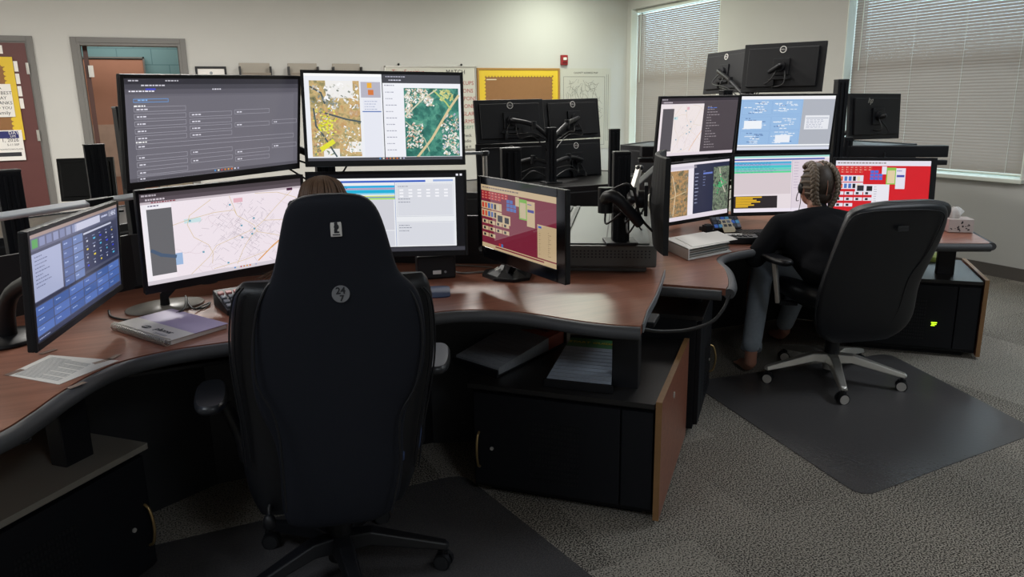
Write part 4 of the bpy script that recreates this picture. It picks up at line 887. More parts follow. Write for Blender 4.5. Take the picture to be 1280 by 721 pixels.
# ================================================================ poles and task lights
def pole(label, x, y, z0, z1, rz=0, w=.075, d=.05, cap=False, base=True):
    r = thing('monitor_pole', label, 'pole', (x, y, z0), rz, 'black monitor poles')
    h = z1-z0
    b = MB().box((0, 0, h/2), (w, d, h)); b.box((-w*.18, -d/2-.003, h/2), (w*.16, .008, h-.02)); b.box((w*.18, -d/2-.003, h/2), (w*.16, .008, h-.02)); b.build('extrusion', 'shell', r, bevel=.003)
    MB().box((0, 0, h+.004), (w*1.04, d*1.06, .012)).build('end_cap', 'dgrey' if cap else 'black', r, bevel=.004)
    if base: MB().box((0, 0, .006), (w*1.9, d*2.4, .012)).build('foot_plate', 'blackm', r, bevel=.003)
    return r
pole('black pole carrying the near bank of four screens', poleA[0], poleA[1], ZA, 1.46)
pole('black pole carrying the far bank of four screens', poleB[0], poleB[1], ZB, 1.50)
p = UZ(8, 215, 2.95); pole('black twin-slot pole at the left edge behind the blue tiled screen', p.x, p.y, ZA, p.z, R(20), .085, .06, True)
p = UZ(117, 182, 4.55); pole('slim black pole in front of the small dark monitor at the left', p.x, p.y, .84, p.z, R(10), .11, .06)
p = UZ(154, 136, 3.0); pole('tall black pole behind the left edge of the grey form screen', p.x, p.y, ZA, p.z, R(20), .07, .05)
p = UZ(638, 187, 3.55); pole('black pole with a grey rounded cap behind the maroon screen', p.x, p.y, ZA-.0, p.z, R(-15), .09, .06, True)
p = poleC; pole('black pole holding the four dark monitors in front of the cork board', p[0], p[1], .86, 1.26, 0, .07, .05)
p = UZ(768, 163, 4.5); pole('tall thin black pole just behind the console pole', p.x, p.y, 0, p.z, R(-20), .06, .05)
p = UZ(777, 192, 3.15); poleT = pole('thick black pole standing on the cable console', p.x, p.y, ZA+.124, p.z, R(-25), .07, .06); poleK = p
p = UZ(1052, 101, 4.75); pole('tall black pole right of the light blue screen', p.x, p.y, 0, p.z, R(-20), .07, .06)
p = UZ(1059, 173, 5.05); pole('short black pole above the red console screen', p.x, p.y, ZB, p.z, R(-20), .06, .05)
pole('black pole behind the raised pair of dark monitors', 4.35, 4.80, 1.08, 1.50, R(-20), .07, .05)
# task lights
def task_light(label, post, z0, z1, a, b_, r_=.011):
    r = thing('task_light', label, 'light', (post[0], post[1], z0), 0, 'silver task lights')
    MB().cyl((0, 0, 0), (0, 0, z1-z0), r_).build('post', 'silver', r)
    MB().cyl((0, 0, z1-z0-.01), (0, 0, z1-z0+.012), r_*1.7).build('joint', 'dgrey', r)
    MB().cyl((0, 0, 0), (0, 0, .012), .04).build('base', 'dgrey', r)
    A_, B_ = Vector(a)-r.location, Vector(b_)-r.location
    MB().bar(A_, B_, .03, .014).build('light_bar', 'grey', r, bevel=.004)
    return r
p = UZ(606, 192, 3.7)
task_light('silver task light post between the aerial map screen and the dark monitors', (p.x, p.y), ZA, p.z, p+Vector((-.22, .02, .005)), p+Vector((.02, 0, .004)))
a, b_ = UZ(-40, 277, 2.35), UZ(240, 234, 3.05)
r = thing('task_light', 'long silver light bar spanning the far left above the blue tiled screen', 'light', (b_.x+.02, b_.y+.03, ZA), 0, 'silver task lights')
L_ = r.location
d = (b_-a); u = d.normalized()
MB().bar(a-L_, a+d*.47-L_, .034, .016, tw=R(25)).build('light_bar', 'alu', r, bevel=.005)
MB().bar(a+d*.57-L_, b_-L_, .03, .014, tw=R(25)).build('light_bar', 'alu', r, bevel=.005)
MB().bar(a+d*.465-L_, a+d*.575-L_, .04, .024).build('joint', 'black', r, bevel=.003)
MB().cyl((0, 0, 0), (0, 0, b_.z-ZA+.01), .012).cyl((0, 0, 0), (0, 0, .012), .04).build('post', 'dgrey', r)
e = a+d*.6-L_; MB().cyl(e, e-Vector((0, 0, .06)), .004).build('hanging_pin', 'black', r)
p = UZ(797, 207, 3.75)
r = thing('task_light', 'folded silver lamp arm standing between the console pole and the far screens', 'light', (p.x, p.y, ZB), 0, 'silver task lights')
h = p.z-ZB
MB().box((0, 0, h/2), (.02, .012, h)).build('post', 'silver', r, bevel=.002)
MB().bar((.0, -.02, h), (-.06, -.03, h-.15), .03, .02).build('light_bar', 'silver', r, bevel=.002)
MB().ell((0, -.02, h-.01), (.02, .02, .016)).build('joint', 'black', r)
MB().box((0, 0, .006), (.16, .12, .012)).build('base', 'lgrey', r, bevel=.002)
# rail beams of the rear station
r = thing('desk_rail', 'black rail sloping up behind the folded lamp arm', 'rail', tuple(UZ(800, 240, 4.6)), 0)
a, b_ = UZ(770, 262, 4.4)-r.location, UZ(832, 205, 5.0)-r.location
MB().bar(a, b_, .05, .09).build('beam', 'blackm', r, bevel=.01)
MB().bar(a+Vector((0, 0, -.07)), b_+Vector((0, 0, -.07)), .03, .02).build('lower_rail', 'dgrey', r)
MB().box((Vector(a).x+.05, Vector(a).y, (-r.location.z+a.z)/2), (.05, .05, r.location.z+a.z)).build('leg', 'blackm', r)
r = thing('desk_rail', 'wide black rail above the red console screen, below the wide blind', 'rail', tuple(UZ(1110, 190, 5.05)), 0)
a, b_ = UZ(1030, 189, 5.1)-r.location, UZ(1184, 189, 4.95)-r.location
MB().bar(a, b_, .06, .075).build('beam', 'blackm', r, bevel=.006)
a2, b2 = UZ(1100, 202, 5.0)-r.location, UZ(1183, 203, 4.9)-r.location
MB().bar(a2, b2, .05, .03).build('lower_rail', 'blackm', r, bevel=.004)
MB().box(((a+b_)/2).to_tuple()[:2]+(-r.location.z/2,), (.06, .05, r.location.z)).build('leg', 'blackm', r)
r = thing('desk_rail', 'black ledge below the corner blind, left of the far bank of screens', 'rail', tuple(UZ(822, 190, 5.2)), 0)
a, b_ = UZ(801, 189, 5.2)-r.location, UZ(850, 189, 5.2)-r.location
MB().bar(a, b_, .1, .07).bar(a+Vector((-.02, 0, -.06)), b_+Vector((0, 0, -.06)), .06, .03).build('beam', 'blackm', r, bevel=.004)
MB().box((Vector(b_).x-.02, Vector(b_).y, -r.location.z/2), (.06, .06, r.location.z)).build('leg', 'blackm', r)
# folded monitor arm on the console pole
r = poleT; Wk = lambda x, y, Z: world_in(r, UZ(x, y, Z))
k0 = Vector((0, -.03, 1.0-r.location.z)); q1 = Wk(757, 250, 3.0); q2 = Wk(770, 247, 2.9); q3 = Wk(800, 280, 2.95)
ar = MB().tube([k0, q1, q2, q3], [.02, .024, .024, .02]).build('mount_arm', 'blackm', r)
MB().cyl(q1+Vector((0, 0, -.05)), q1+Vector((0, 0, .05)), .03).build('pivot', 'black', ar)
MB().tube([q1+Vector((0, -.02, .03)), q2+Vector((.05, -.02, .05)), q3+Vector((0, 0, .03)), q3+Vector((.05, 0, -.03))], .005).build('cable', 'cable', ar)
MB().tube([q1+Vector((0, 0, -.05)), q1+Vector((.0, -.03, -.09)), q2+Vector((.02, 0, -.06))], .004).build('cable', 'cable', ar)
# ================================================================ chairs
def LP(root, x, y, yo):          # picture direction (x, y) met with the chair's own vertical back plane at local depth yo
    d = FW+RT*((x-640)/FPX)-UPV*((y-360.5)/FPX); Mi = RZ(-root.rotation_euler[2])
    o = Mi @ (CP-root.location); dd = Mi @ d; t = (yo-o.y)/dd.y
    return o+dd*t
def profile(root, rows, yf, hd, e=2.6):
    out = []
    for py, xl, xr, *k in rows:
        z = LP(root, (xl+xr)/2, py, yf(.8)).z; y = yf(z); a, b = LP(root, xl, py, y), LP(root, xr, py, y)
        out.append(((a.z+b.z)/2, (a.x+b.x)/2, y, abs(b.x-a.x)/2, hd*(k[0] if k else 1), e))
    return out[::-1]
def caster(root, x, y, m1, m2, r=.028, a=0):
    X = T3(x, y, 0) @ RZ(a)
    b = MB(X); b.cyl((0, -.022, r), (0, -.006, r), r).cyl((0, .006, r), (0, .022, r), r); b.build('wheel', m1, root)
    b = MB(X); b.cyl((0, -.0245, r), (0, -.0215, r), r*.82).cyl((0, .0215, r), (0, .0245, r), r*.82); b.build('hub_cap', m2, root)
    b = MB(X); b.box((0, 0, r*1.5), (r*1.3, .012, r*1.4)); b.cyl((0, 0, r*1.6), (0, 0, r*2.7), .008); b.build('caster_fork', m1, root, bevel=.003)
def star(root, a0, rad, mm, m1, m2, ca=0, z=.115, zt=.085, hub=.04):
    for k in range(5):
        a = R(a0+72*k); c, s_ = math.cos(a), math.sin(a)
        rings = []
        for t, ww, zz, hh in ((.03, .040, z+.01, .05), (.3, .032, z+.02, .042), (.75, .025, zt+.016, .03), (1.0, .021, zt-.002, .022), (1.03, .010, zt-.004, .010)):
            p = Vector((c*rad*t, s_*rad*t, zz)); n = Vector((-s_, c, 0))
            rings.append([p-n*ww+Vector((0, 0, -hh*.5)), p+n*ww+Vector((0, 0, -hh*.5)), p+n*ww*.7+Vector((0, 0, hh*.5)), p-n*ww*.7+Vector((0, 0, hh*.5))])
        MB().loft(rings, 0, False).build('leg', mm, root, bevel=.005)
        caster(root, c*rad*.97, s_*rad*.97, m1, m2, a=ca+R((-25, 15, -5, 30, 0)[k]))
    MB().cyl((0, 0, z-.05), (0, 0, z+.03), hub).build('hub', mm, root)
    MB().cyl((0, 0, z), (0, 0, .40), .028).cyl((0, 0, z), (0, 0, .26), .036).build('gas_lift', 'black', root)
CA = thing('office_chair', 'large black high-back chair with round 24/7 emblem, seen from behind in the foreground', 'chair', (.41, 2.17, 0), R(-14))
yfA = lambda z: -.25-.10*(z-.6)
rowsA = [(242.0, 392, 432, .35), (243.5, 378, 446, .6), (247, 367, 457, .85), (254, 359, 466), (266, 354, 474), (285, 350, 481), (310, 346, 488), (335, 341, 495), (345, 337, 500), (352, 331, 508), (362, 325, 519), (378, 319, 527), (400, 315, 531), (430, 312, 533), (460, 313, 531), (480, 316, 526), (500, 321, 516), (520, 331, 507), (545, 345, 504), (580, 350, 505), (615, 351, 502), (638, 354, 495, .8), (650, 362, 483, .6), (654, 380, 465, .3)]
MB().sup(profile(CA, rowsA, yfA, .035, 3.2), 0, 36).build('back_shell', 'fabric', CA, subsurf=1)
rowsB = [(346, 303, 528, .3), (350, 296, 533, .7), (358, 291, 537), (375, 288, 541), (400, 287, 544), (440, 287, 544), (475, 291, 540), (505, 297, 533), (530, 300, 528), (560, 302, 526), (600, 308, 520), (630, 325, 505, .6)]
yfc = lambda z: -.17-.10*(z-.6)
MB().sup(profile(CA, rowsB, yfc, .052, 3), 0, 36).build('back_cushion', 'leather', CA, subsurf=1)
rowsH = [(244, 380, 444, .4), (249, 368, 456, .8), (258, 362, 464), (290, 357, 474), (340, 348, 488), (352, 345, 492, .8)]
MB().sup(profile(CA, rowsH, yfc, .045, 3), 0, 30).build('head_cushion', 'leather', CA, subsurf=1)
# stitched piping around the shell
pp = [LP(CA, x, y, yfA(.9)-.028) for y, x in [(640, 358), (580, 353), (545, 349), (515, 340), (480, 321), (430, 317), (390, 321), (362, 332), (346, 344), (310, 352), (266, 360), (250, 372)]]
qq = [LP(CA, x, y, yfA(.9)-.028) for y, x in [(250, 452), (266, 468), (310, 482), (346, 495), (362, 512), (390, 524), (430, 528), (480, 520), (515, 502), (545, 499), (580, 500), (640, 490)]]
MB().tube(pp+qq, .0035, n=6).build('piping', 'leather', CA)
c = LP(CA, 420, 285, 0); T = T3(c.x, 0, c.z)
yb = yfA(c.z)-.0395; c = LP(CA, 420, 285, yb)
b = MB(T3(c.x, yb, c.z)); b.box((0, 0, 0), (.027, .003, .042)); bd = b.build('badge', 'paper', CA, bevel=.004)
b = MB(T3(c.x, yb-.002, c.z)); b.ell((0, 0, .011), (.004, .001, .005)).ell((.001, 0, .003), (.006, .001, .007)).ell((-.001, 0, -.005), (.004, .001, .006)).box((.001, 0, -.010), (.012, .001, .004)).box((0, 0, -.016), (.018, .001, .0025)); b.build('emblem', 'ink', bd)
yb = yfA(.95)-.0385; c = LP(CA, 426, 367, yb)
b = MB(T3(c.x, yb, c.z)); b.cyl((0, 0, 0), (0, -.003, 0), .022, n=32); bd = b.build('round_emblem', mat('emblem_grey', '85868a', .5), CA)
b = MB().text('24', .024, T3(c.x, yb-.0038, c.z+.008) @ RX(R(90)), bold=.0006).text('7', .021, T3(c.x+.002, yb-.0038, c.z-.0115) @ RX(R(90)), bold=.0006); b.build('lettering', 'ink', bd)
b = MB().sup([(.42, .045, .03, .17, .2, 3), (.44, .045, .03, .215, .25, 3.5), (.50, .045, .03, .23, .265, 3.5), (.535, .045, .03, .215, .25, 3.2), (.55, .045, .03, .17, .2, 3)], 0, 36); b.build('seat', 'blue', CA, subsurf=1)
MB().box((0, .0, .41), (.34, .34, .04)).build('seat_mechanism', 'black', CA, bevel=.01)
MB().bar((0, -.12, .40), (0, -.20, .42), .09, .03).bar((0, -.20, .42), (0, -.22, .60), .09, .02).build('back_bracket', 'black', CA, bevel=.006)
for s_, x_ in ((1, .318), (-1, -.335)):
    MB().tube([(s_*.15, .03, .40), (s_*.25, .03, .41), (s_*.265, .03, .48), (x_-s_*.03, .05, .64 if s_ > 0 else .59)], [.02, .02, .02, .018]).build('arm_post', 'black', CA)
    MB(T3(x_+s_*.01, .06, .675 if s_ > 0 else .61) @ RZ(R(-8*s_))).sup([(-.014, 0, 0, .035, .11, 3), (-.008, 0, 0, .046, .125, 3), (.008, 0, 0, .048, .128, 3), (.016, 0, 0, .04, .118, 3)], 0, 24).build('armrest', mat('soft_dark_grey_pad', '2c2e32', .35), CA, subsurf=1)
MB().tube([(-.12, -.06, .40), (-.17, -.17, .37), (-.175, -.2, .34)], .006).ell((-.176, -.2, .325), (.018, .018, .024)).build('tilt_lever', 'black', CA)
for s_ in (-1, 1):
    for k in range(2):
        sp = []
        for y, x in ((352, 305+4*k), (365, 296+5*k), (400, 291+6*k), (440, 291+6*k), (480, 296+6*k), (530, 304+6*k), (580, 309+6*k)):
            q = LP(CA, x if s_ < 0 else 832-x, y, yfc(.8)); q.y = yfc(q.z)-.047; sp.append(q)
        MB().tube(sp, .0025, n=6).build('seam', 'leather', CA)
star(CA, -6, .33, 'black', 'black', 'dgrey')
# ---- chair B
CB = thing('office_chair', 'black leather chair with a silver five-star base on the vinyl mat at the right', 'chair', (3.13, 2.72, 0), R(-14))
yfB = lambda z: -.24-.16*(z-.5)
rowsC = [(253.5, 1100, 1160, .4), (256, 1080, 1176, .8), (261, 1065, 1182), (272, 1056, 1183.5), (290, 1049, 1179), (316, 1039, 1168), (345, 1028, 1152), (365, 1022, 1144), (388, 1019, 1142), (405, 1019, 1136), (418, 1024, 1124, .8), (425, 1040, 1108, .5)]
MB().sup(profile(CB, rowsC, yfB, .045, 3), 0, 36).build('backrest', 'leather', CB, subsurf=1)
rowsD = [(250.5, 1105, 1165, .5), (253, 1082, 1180, .9), (258, 1066, 1186), (266, 1058, 1187), (274, 1056, 1184, .8)]
MB().sup(profile(CB, rowsD, lambda z: yfB(z)+.03, .055, 3), 0, 36).build('top_roll', 'leather', CB, subsurf=1)
ppts = [LP(CB, x, y, yfB(.8)-.045) for x, y in ((1030, 410), (1028, 388), (1036, 350), (1050, 300), (1062, 272), (1085, 264), (1120, 262), (1160, 262), (1177, 268), (1172, 290), (1160, 320), (1142, 350), (1134, 388), (1126, 408))]
for p in ppts: p.y = yfB(p.z)-.0435
MB().tube(ppts, .003, n=6).build('seam', 'black', CB)
yb = yfB(.95)-.048; c = LP(CB, 1129, 286, yb)
MB(T3(c.x, yb, c.z)).box((0, 0, 0), (.055, .004, .024)).box((0, -.003, .006), (.045, .001, .002)).box((0, -.003, -.006), (.045, .001, .002)).build('label_patch', 'dgrey', CB, bevel=.001)
MB().sup([(.43, 0, .03, .2, .2, 3), (.45, 0, .03, .245, .245, 3.5), (.50, 0, .03, .255, .25, 3.5), (.53, 0, .03, .24, .24, 3), (.54, 0, .03, .18, .18, 3)], 0, 36).build('seat', 'leather', CB, subsurf=1)
MB().box((0, 0, .41), (.26, .3, .05)).build('seat_mechanism', 'blackm', CB, bevel=.01)
MB().bar((0, -.1, .40), (0, -.235, .41), .08, .03).bar((0, -.235, .41), (0, -.25, .58), .08, .02).build('back_bracket', 'blackm', CB, bevel=.006)
for s_ in (1, -1):
    MB().bar((s_*.20, .05, .42), (s_*.30, .05, .43), .05, .02).build('arm_bracket', 'blackm', CB, bevel=.004); MB().bar((s_*.30, .05, .43), (s_*.325, .07, .645), .05, .022).build('arm_post', 'silver', CB, bevel=.004)
    MB(T3(s_*.32, .06, .655)).sup([(-.014, 0, 0, .035, .11, 3), (-.008, 0, 0, .043, .125, 3), (.008, 0, 0, .045, .128, 3), (.016, 0, 0, .036, .118, 3)], 0, 24).build('armrest', 'black', CB, subsurf=1)
star(CB, 14+16, .35, 'silver', 'black', 'chrome', ca=R(-215+180))
# ================================================================ people
def blob(parts, mats, name, parent, voxel=.011, smooth=6):
    b = MB()
    for kind, *a in parts:
        if kind == 't': b.tube([Vector(p) for p in a[0]], a[1], n=14)
        if kind == 'e': b.ell(a[0], a[1], T=(a[2] if len(a) > 2 else None), n=18, m=12)
    for kind, *a in parts:
        if kind == 't':
            for p, r_ in ((a[0][0], a[1][0]), (a[0][-1], a[1][-1])): b.ell(Vector(p), (r_, r_, r_))
    o = b.build(name, mats, parent)
    rm = o.modifiers.new('remesh', 'REMESH'); rm.mode = 'VOXEL'; rm.voxel_size = voxel; rm.use_smooth_shade = True
    sm = o.modifiers.new('smooth', 'SMOOTH'); sm.iterations = smooth; sm.factor = .5
    return o
def hand(parts, wrist, dirv, palm_n, side=1, curl=.5):
    d = Vector(dirv).normalized(); n = Vector(palm_n).normalized(); s_ = d.cross(n).normalized()*side
    w_ = Vector(wrist); parts.append(('t', [w_, w_+d*.03], [.024, .026]))
    for i, (o_, l) in enumerate(((-.03, .068), (-.010, .078), (.010, .074), (.029, .058))):
        k = w_+d*.085+s_*o_; parts.append(('t', [w_+d*.02+s_*o_*.6, k], [.014, .011]))
        parts.append(('t', [k, k+(d-n*curl*.5)*l*.45, k+(d*.6-n*curl*1.5)*l*.9], [.0095, .0085, .0065]))
    t0 = w_+d*.025-s_*.024; parts.append(('t', [t0, t0+(d*.6-s_*.7)*.035, t0+(d*1.1-s_*.75-n*.3)*.055], [.013, .010, .008]))
# person B
PB = thing('person', 'person with two braids in a black sweatshirt and jeans, seated typing at the far desk', 'person', (3.13, 2.78, 0), 0)
o_ = PB.location; V = lambda x, y, Z: UZ(x, y, Z)-o_
Q = lambda lx, ly, lz: (T3(*CB.location) @ RZ(CB.rotation_euler[2])) @ Vector((lx, ly, lz))-o_      # chair frame
head = V(1021, 232, 4.02); neck = V(1023, 262, 3.99); shL = V(976, 283, 3.96); shR = Q(.17, .12, 1.06)
shR = V(1066, 280, 3.93); chest = (shL+shR)/2+Vector((0, 0, -.1)); pel = Q(0, 0, .63)
elL = V(944, 322, 4.0); wrL = V(952, 303, 4.22); kneeL = Q(-.16, .46, .56); ankL = V(939, 436, 4.08)
kneeR = Q(.15, .48, .56); ankR = Q(.10, .62, .08); elR = V(1092, 330, 4.0); wrR = V(1015, 305, 4.25)
up = (shL+shR)/2
shirt = [('t', [pel, (pel+up)/2+Vector((0, -.01, .0)), up+Vector((0, 0, -.06))], [.155, .15, .135]), ('t', [shL+Vector((0, 0, -.01)), up+Vector((0, 0, .015)), shR+Vector((0, 0, -.01))], [.07, .085, .07]),
         ('t', [(pel*.6+up*.4)+(shL-up)*.45, up+(shL-up)*.55+Vector((0, 0, -.05))], [.10, .105]), ('t', [(pel*.6+up*.4)+(shR-up)*.45, up+(shR-up)*.55+Vector((0, 0, -.05))], [.10, .105]),
         ('t', [up, neck+Vector((0, 0, -.005))], [.085, .052]), ('t', [shL, elL], [.068, .055]), ('t', [elL, wrL], [.053, .038]), ('t', [shR, elR], [.068, .055]), ('t', [elR, wrR], [.053, .038]), ('e', pel+Vector((0, 0, -.03)), (.21, .19, .11)), ('t', [pel+Vector((-.07, .02, -.02)), kneeL*.55+pel*.45+Vector((0, 0, .03))], [.13, .085]), ('t', [pel+Vector((.07, .02, -.02)), kneeR*.45+pel*.55+Vector((0, 0, .03))], [.13, .09])]
blob(shirt, 'shirt', 'sweatshirt', PB)
fwd = Q(0, 1, 0)-Q(0, 0, 0); lft = Q(-1, 0, 0)-Q(0, 0, 0)
body = [('t', [neck+Vector((0, 0, -.03)), head+Vector((0, 0, -.05))], [.05, .048]), ('e', head+Vector((0, 0, .0))+fwd*.005, (.074, .092, .108), RZ(R(4))), ('e', head+fwd*.045+Vector((0, 0, -.055)), (.055, .05, .055)), ('e', head+fwd*.10+Vector((0, 0, -.02)), (.014, .02, .022))]
body += [('t', [ankL, V(938, 452, 4.1)], [.034, .032]), ('t', [V(938, 452, 4.1), V(936, 457, 4.14)+fwd*.02, V(937, 459, 4.14)+fwd*.09], [.034, .032, .024])]
for i in range(5): body.append(('t', [V(937, 459, 4.14)+fwd*.09+lft*(.022-i*.011), V(937, 461, 4.14)+fwd*(.125-.005*i)+lft*(.026-i*.013)], [.011, .008]))
body += [('t', [ankR, ankR+fwd*.05+Vector((0, 0, -.04)), ankR+fwd*.14+Vector((0, 0, -.055))], [.034, .032, .022])]
hp = []
for wr in (wrL, wrR): hand(hp, wr, fwd+Vector((0, 0, -.15)), (0, 0, 1), 1)
body += hp
for s_ in (1, -1): body.append(('e', head+lft*.076*s_+fwd*.0+Vector((0, 0, -.015)), (.012, .02, .03), RZ(R(-14))))
# neck and legs join under the clothes so the body is one surface
body += [('t', [neck, up, pel], [.045, .08, .10]), ('t', [up, shL, elL, wrL], [.04, .04, .034, .026]), ('t', [up, shR, elR, wrR], [.04, .04, .034, .026]), ('t', [pel, kneeL, ankL], [.07, .05, .03]), ('t', [pel, kneeR, ankR], [.07, .05, .03])]
bodB = blob(body, 'skin', 'body', PB, .007, 3)
jeans = [('t', [pel+lft*.08+Vector((0, 0, -.06)), kneeL], [.095, .07]), ('t', [kneeL, ankL+Vector((0, 0, .03))], [.066, .052]), ('t', [pel-lft*.08+Vector((0, 0, -.06)), kneeR], [.095, .07]), ('t', [kneeR, ankR+Vector((0, 0, .05))], [.066, .052]), ('e', pel+Vector((0, 0, -.04)), (.17, .14, .10))]
blob(jeans, 'denim', 'jeans', PB)
ax = (ankL-kneeL).normalized()
MB().tube([ankL+ax*-.035, ankL+ax*-.0], .054, n=20, spline=False).build('jeans_cuff', 'denim', PB)
HT = Matrix.Translation(head) @ RZ(CB.rotation_euler[2]-R(5))
hb = MB(HT); hb.ell((0, -.012, .014), (.084, .098, .108), n=28, m=18).ell((0, -.055, -.045), (.062, .045, .05))
hr = hb.build('hair', 'scalp', PB)
MB(HT).tube([(0, .07, .098), (0, .02, .123), (0, -.05, .112), (0, -.095, .06), (0, -.111, .01), (0, -.105, -.04)], .0022, n=6).build('hair_parting', 'skin', hr)
def braid(pts, wd, name='braid', m_='hair'):
    P_, _ = catmull([Vector(p) for p in pts], [0]*len(pts), 5); b = MB(HT); n = len(P_)
    cen = Vector((0, 0, 0))
    for i in range(n-1):
        d = (P_[i+1]-P_[i]).normalized(); out = (P_[i]-cen).normalized(); sd = d.cross(out).normalized(); s_ = 1 if i % 2 else -1
        wv = wd*(1-.25*i/n); X = Matrix((( d*.9+sd*s_*.55).normalized(), (sd-d*s_*.6).normalized(), out)).transposed().to_4x4()
        b.ell(P_[i]+sd*s_*wv*.42+out*.003, (wv*.95, wv*.52, wv*.55), T=X, n=10, m=7)
    return b.build(name, m_, hr)
for s_ in (-1, 1):
    braid([(s_*.032, .065, .090), (s_*.040, .02, .113), (s_*.050, -.04, .100), (s_*.058, -.080, .065), (s_*.062, -.096, .02), (s_*.059, -.096, -.035), (s_*.045, -.094, -.080), (s_*.026, -.094, -.108)], .024)
    b = MB(HT)
    for k in range(6):       # cornrow strands running from the temple to the braid
        z0 = .075-.03*k; x0 = math.sqrt(max(0, 1-(z0-.014)**2/.108**2))
        b.tube([(s_*.083*x0, .02, z0), (s_*(.082*x0), -.03, z0+.012), (s_*.062, -.078*max(.6, x0), z0+.012)], [.005, .009, .006], n=7)
    b.build('cornrow', 'hair', hr)
b = MB(HT); b.ell((-.083, .008, -.012), (.012, .026, .03)); hs = b.build('headset_earpiece', 'black', PB)
b = MB(HT); b.tube([(-.088, .01, -.02), (-.09, .03, -.05), (-.07, .075, -.085), (-.045, .1, -.09)], .0022, n=6); b.tube([(-.088, .0, -.03), (-.084, .0, -.08), (-.075, .03, -.14), (-.06, .06, -.2)], .0018, n=6); b.build('microphone_boom', 'black', hs)
# person A, seated and almost hidden by the high-back chair
PA = thing('person', 'brown haired person almost hidden behind the high-back chair', 'person', (.46, 2.35, 0), 0)
o_ = PA.location; QA = lambda lx, ly, lz: (T3(*CA.location) @ RZ(CA.rotation_euler[2])) @ Vector((lx, ly, lz))-o_
headA = UZ(402, 221, 2.28)-o_+Vector((0, 0, -.115)); pel = QA(0, .0, .66); up = QA(0, -.0, .90); fa = QA(0, 1, 0)-QA(0, 0, 0); la = QA(-1, 0, 0)-QA(0, 0, 0)
shL, shR = up+la*.15, up-la*.15; elL = UZ(303, 415, 2.28)-o_; elR = QA(.25, .12, .80); wrL, wrR = QA(-.16, .34, .80), QA(.14, .34, .80)
kL, kR = QA(-.12, .44, .56), QA(.12, .44, .56); aL, aR = QA(-.12, .40, .09), QA(.12, .40, .09)
blob([('t', [pel, (pel+up)/2, up], [.15, .14, .13]), ('t', [shL, up+Vector((0, 0, .02)), shR], [.065, .075, .065]), ('t', [shL, shL*.35+elL*.65], [.062, .055]), ('t', [shR, shR*.35+elR*.65], [.062, .055])], 'shirt', 'shirt', PA)
hp = []
for wr in (wrL, wrR): hand(hp, wr, fa+Vector((0, 0, -.2)), (0, 0, 1), 1)
body = [('e', headA, (.072, .09, .105), RZ(R(-14))), ('e', headA+fa*.045+Vector((0, 0, -.05)), (.052, .048, .052)), ('e', headA+fa*.095+Vector((0, 0, -.02)), (.013, .018, .02)), ('t', [headA, up+Vector((0, 0, .05)), up, pel], [.05, .048, .07, .09]), ('t', [up, shL, elL, wrL], [.04, .042, .04, .026]), ('t', [up, shR, elR, wrR], [.04, .042, .04, .026]),
        ('t', [pel, kL, aL], [.07, .05, .032]), ('t', [pel, kR, aR], [.07, .05, .032]), ('t', [aL, aL+fa*.12+Vector((0, 0, -.05))], [.034, .024]), ('t', [aR, aR+fa*.12+Vector((0, 0, -.05))], [.034, .024])]+hp
for s_ in (1, -1): body.append(('e', headA+la*.073*s_, (.011, .019, .028)))
blob(body, 'skin', 'body', PA, .008, 3)
blob([('t', [pel+la*.07+Vector((0, 0, -.05)), kL, aL+Vector((0, 0, .03))], [.09, .072, .05]), ('t', [pel-la*.07+Vector((0, 0, -.05)), kR, aR+Vector((0, 0, .03))], [.09, .072, .05]), ('e', pel+Vector((0, 0, -.05)), (.16, .13, .09))], 'ink', 'trousers', PA, .014)
HT = Matrix.Translation(headA) @ RZ(R(-14)); b = MB(HT)
b.ell((0, -.01, .012), (.083, .1, .108), n=28, m=18); b.ell((0, -.055, -.09), (.075, .05, .13), n=20, m=12)
r_ = random.Random(8)
for k in range(70):
    a = r_.uniform(-2.6, -.5); x, y = math.cos(a), math.sin(a)
    b.tube([(x*.02, y*.02-.01, .118), (x*.065, y*.07-.01, .098), (x*.087, y*.1-.01, .03), (x*.09, y*.1-.012, -.06), (x*.085+r_.uniform(-.02, .02), y*.09, -.16)], [.002, .0022, .0025, .002, .001], n=5)
b.build('hair', 'hair2', PA)
b = MB()
for k in range(9): e = UZ(330+r_.uniform(-10, 6), 346+r_.uniform(-3, 6), 2.3)-o_; b.tube([headA+Vector((0, 0, -.08))-fa*.05+la*.07, headA+la*.12+Vector((0, 0, -.14)), e], .0012, n=4)
b.build('hair_strand', 'hair2', PA)
# ================================================================ things on the desks
def on(x, y, z): p = U(x, y, z); return (p.x, p.y, z)
def flat(pts, z0, z1, z):      # outline on a known surface
    c = U(*pts[0], z); return [tuple(U(*p, z).to_2d()) for p in pts]
def sheetbox(root, pts, z0, z1, mm, name, mtop=None, bevel=0):
    P_ = [(x-root.location.x, y-root.location.y) for x, y in pts]
    return MB().prism(P_, z0-root.location.z, z1-root.location.z).build(name, mm, root, bevel=bevel)
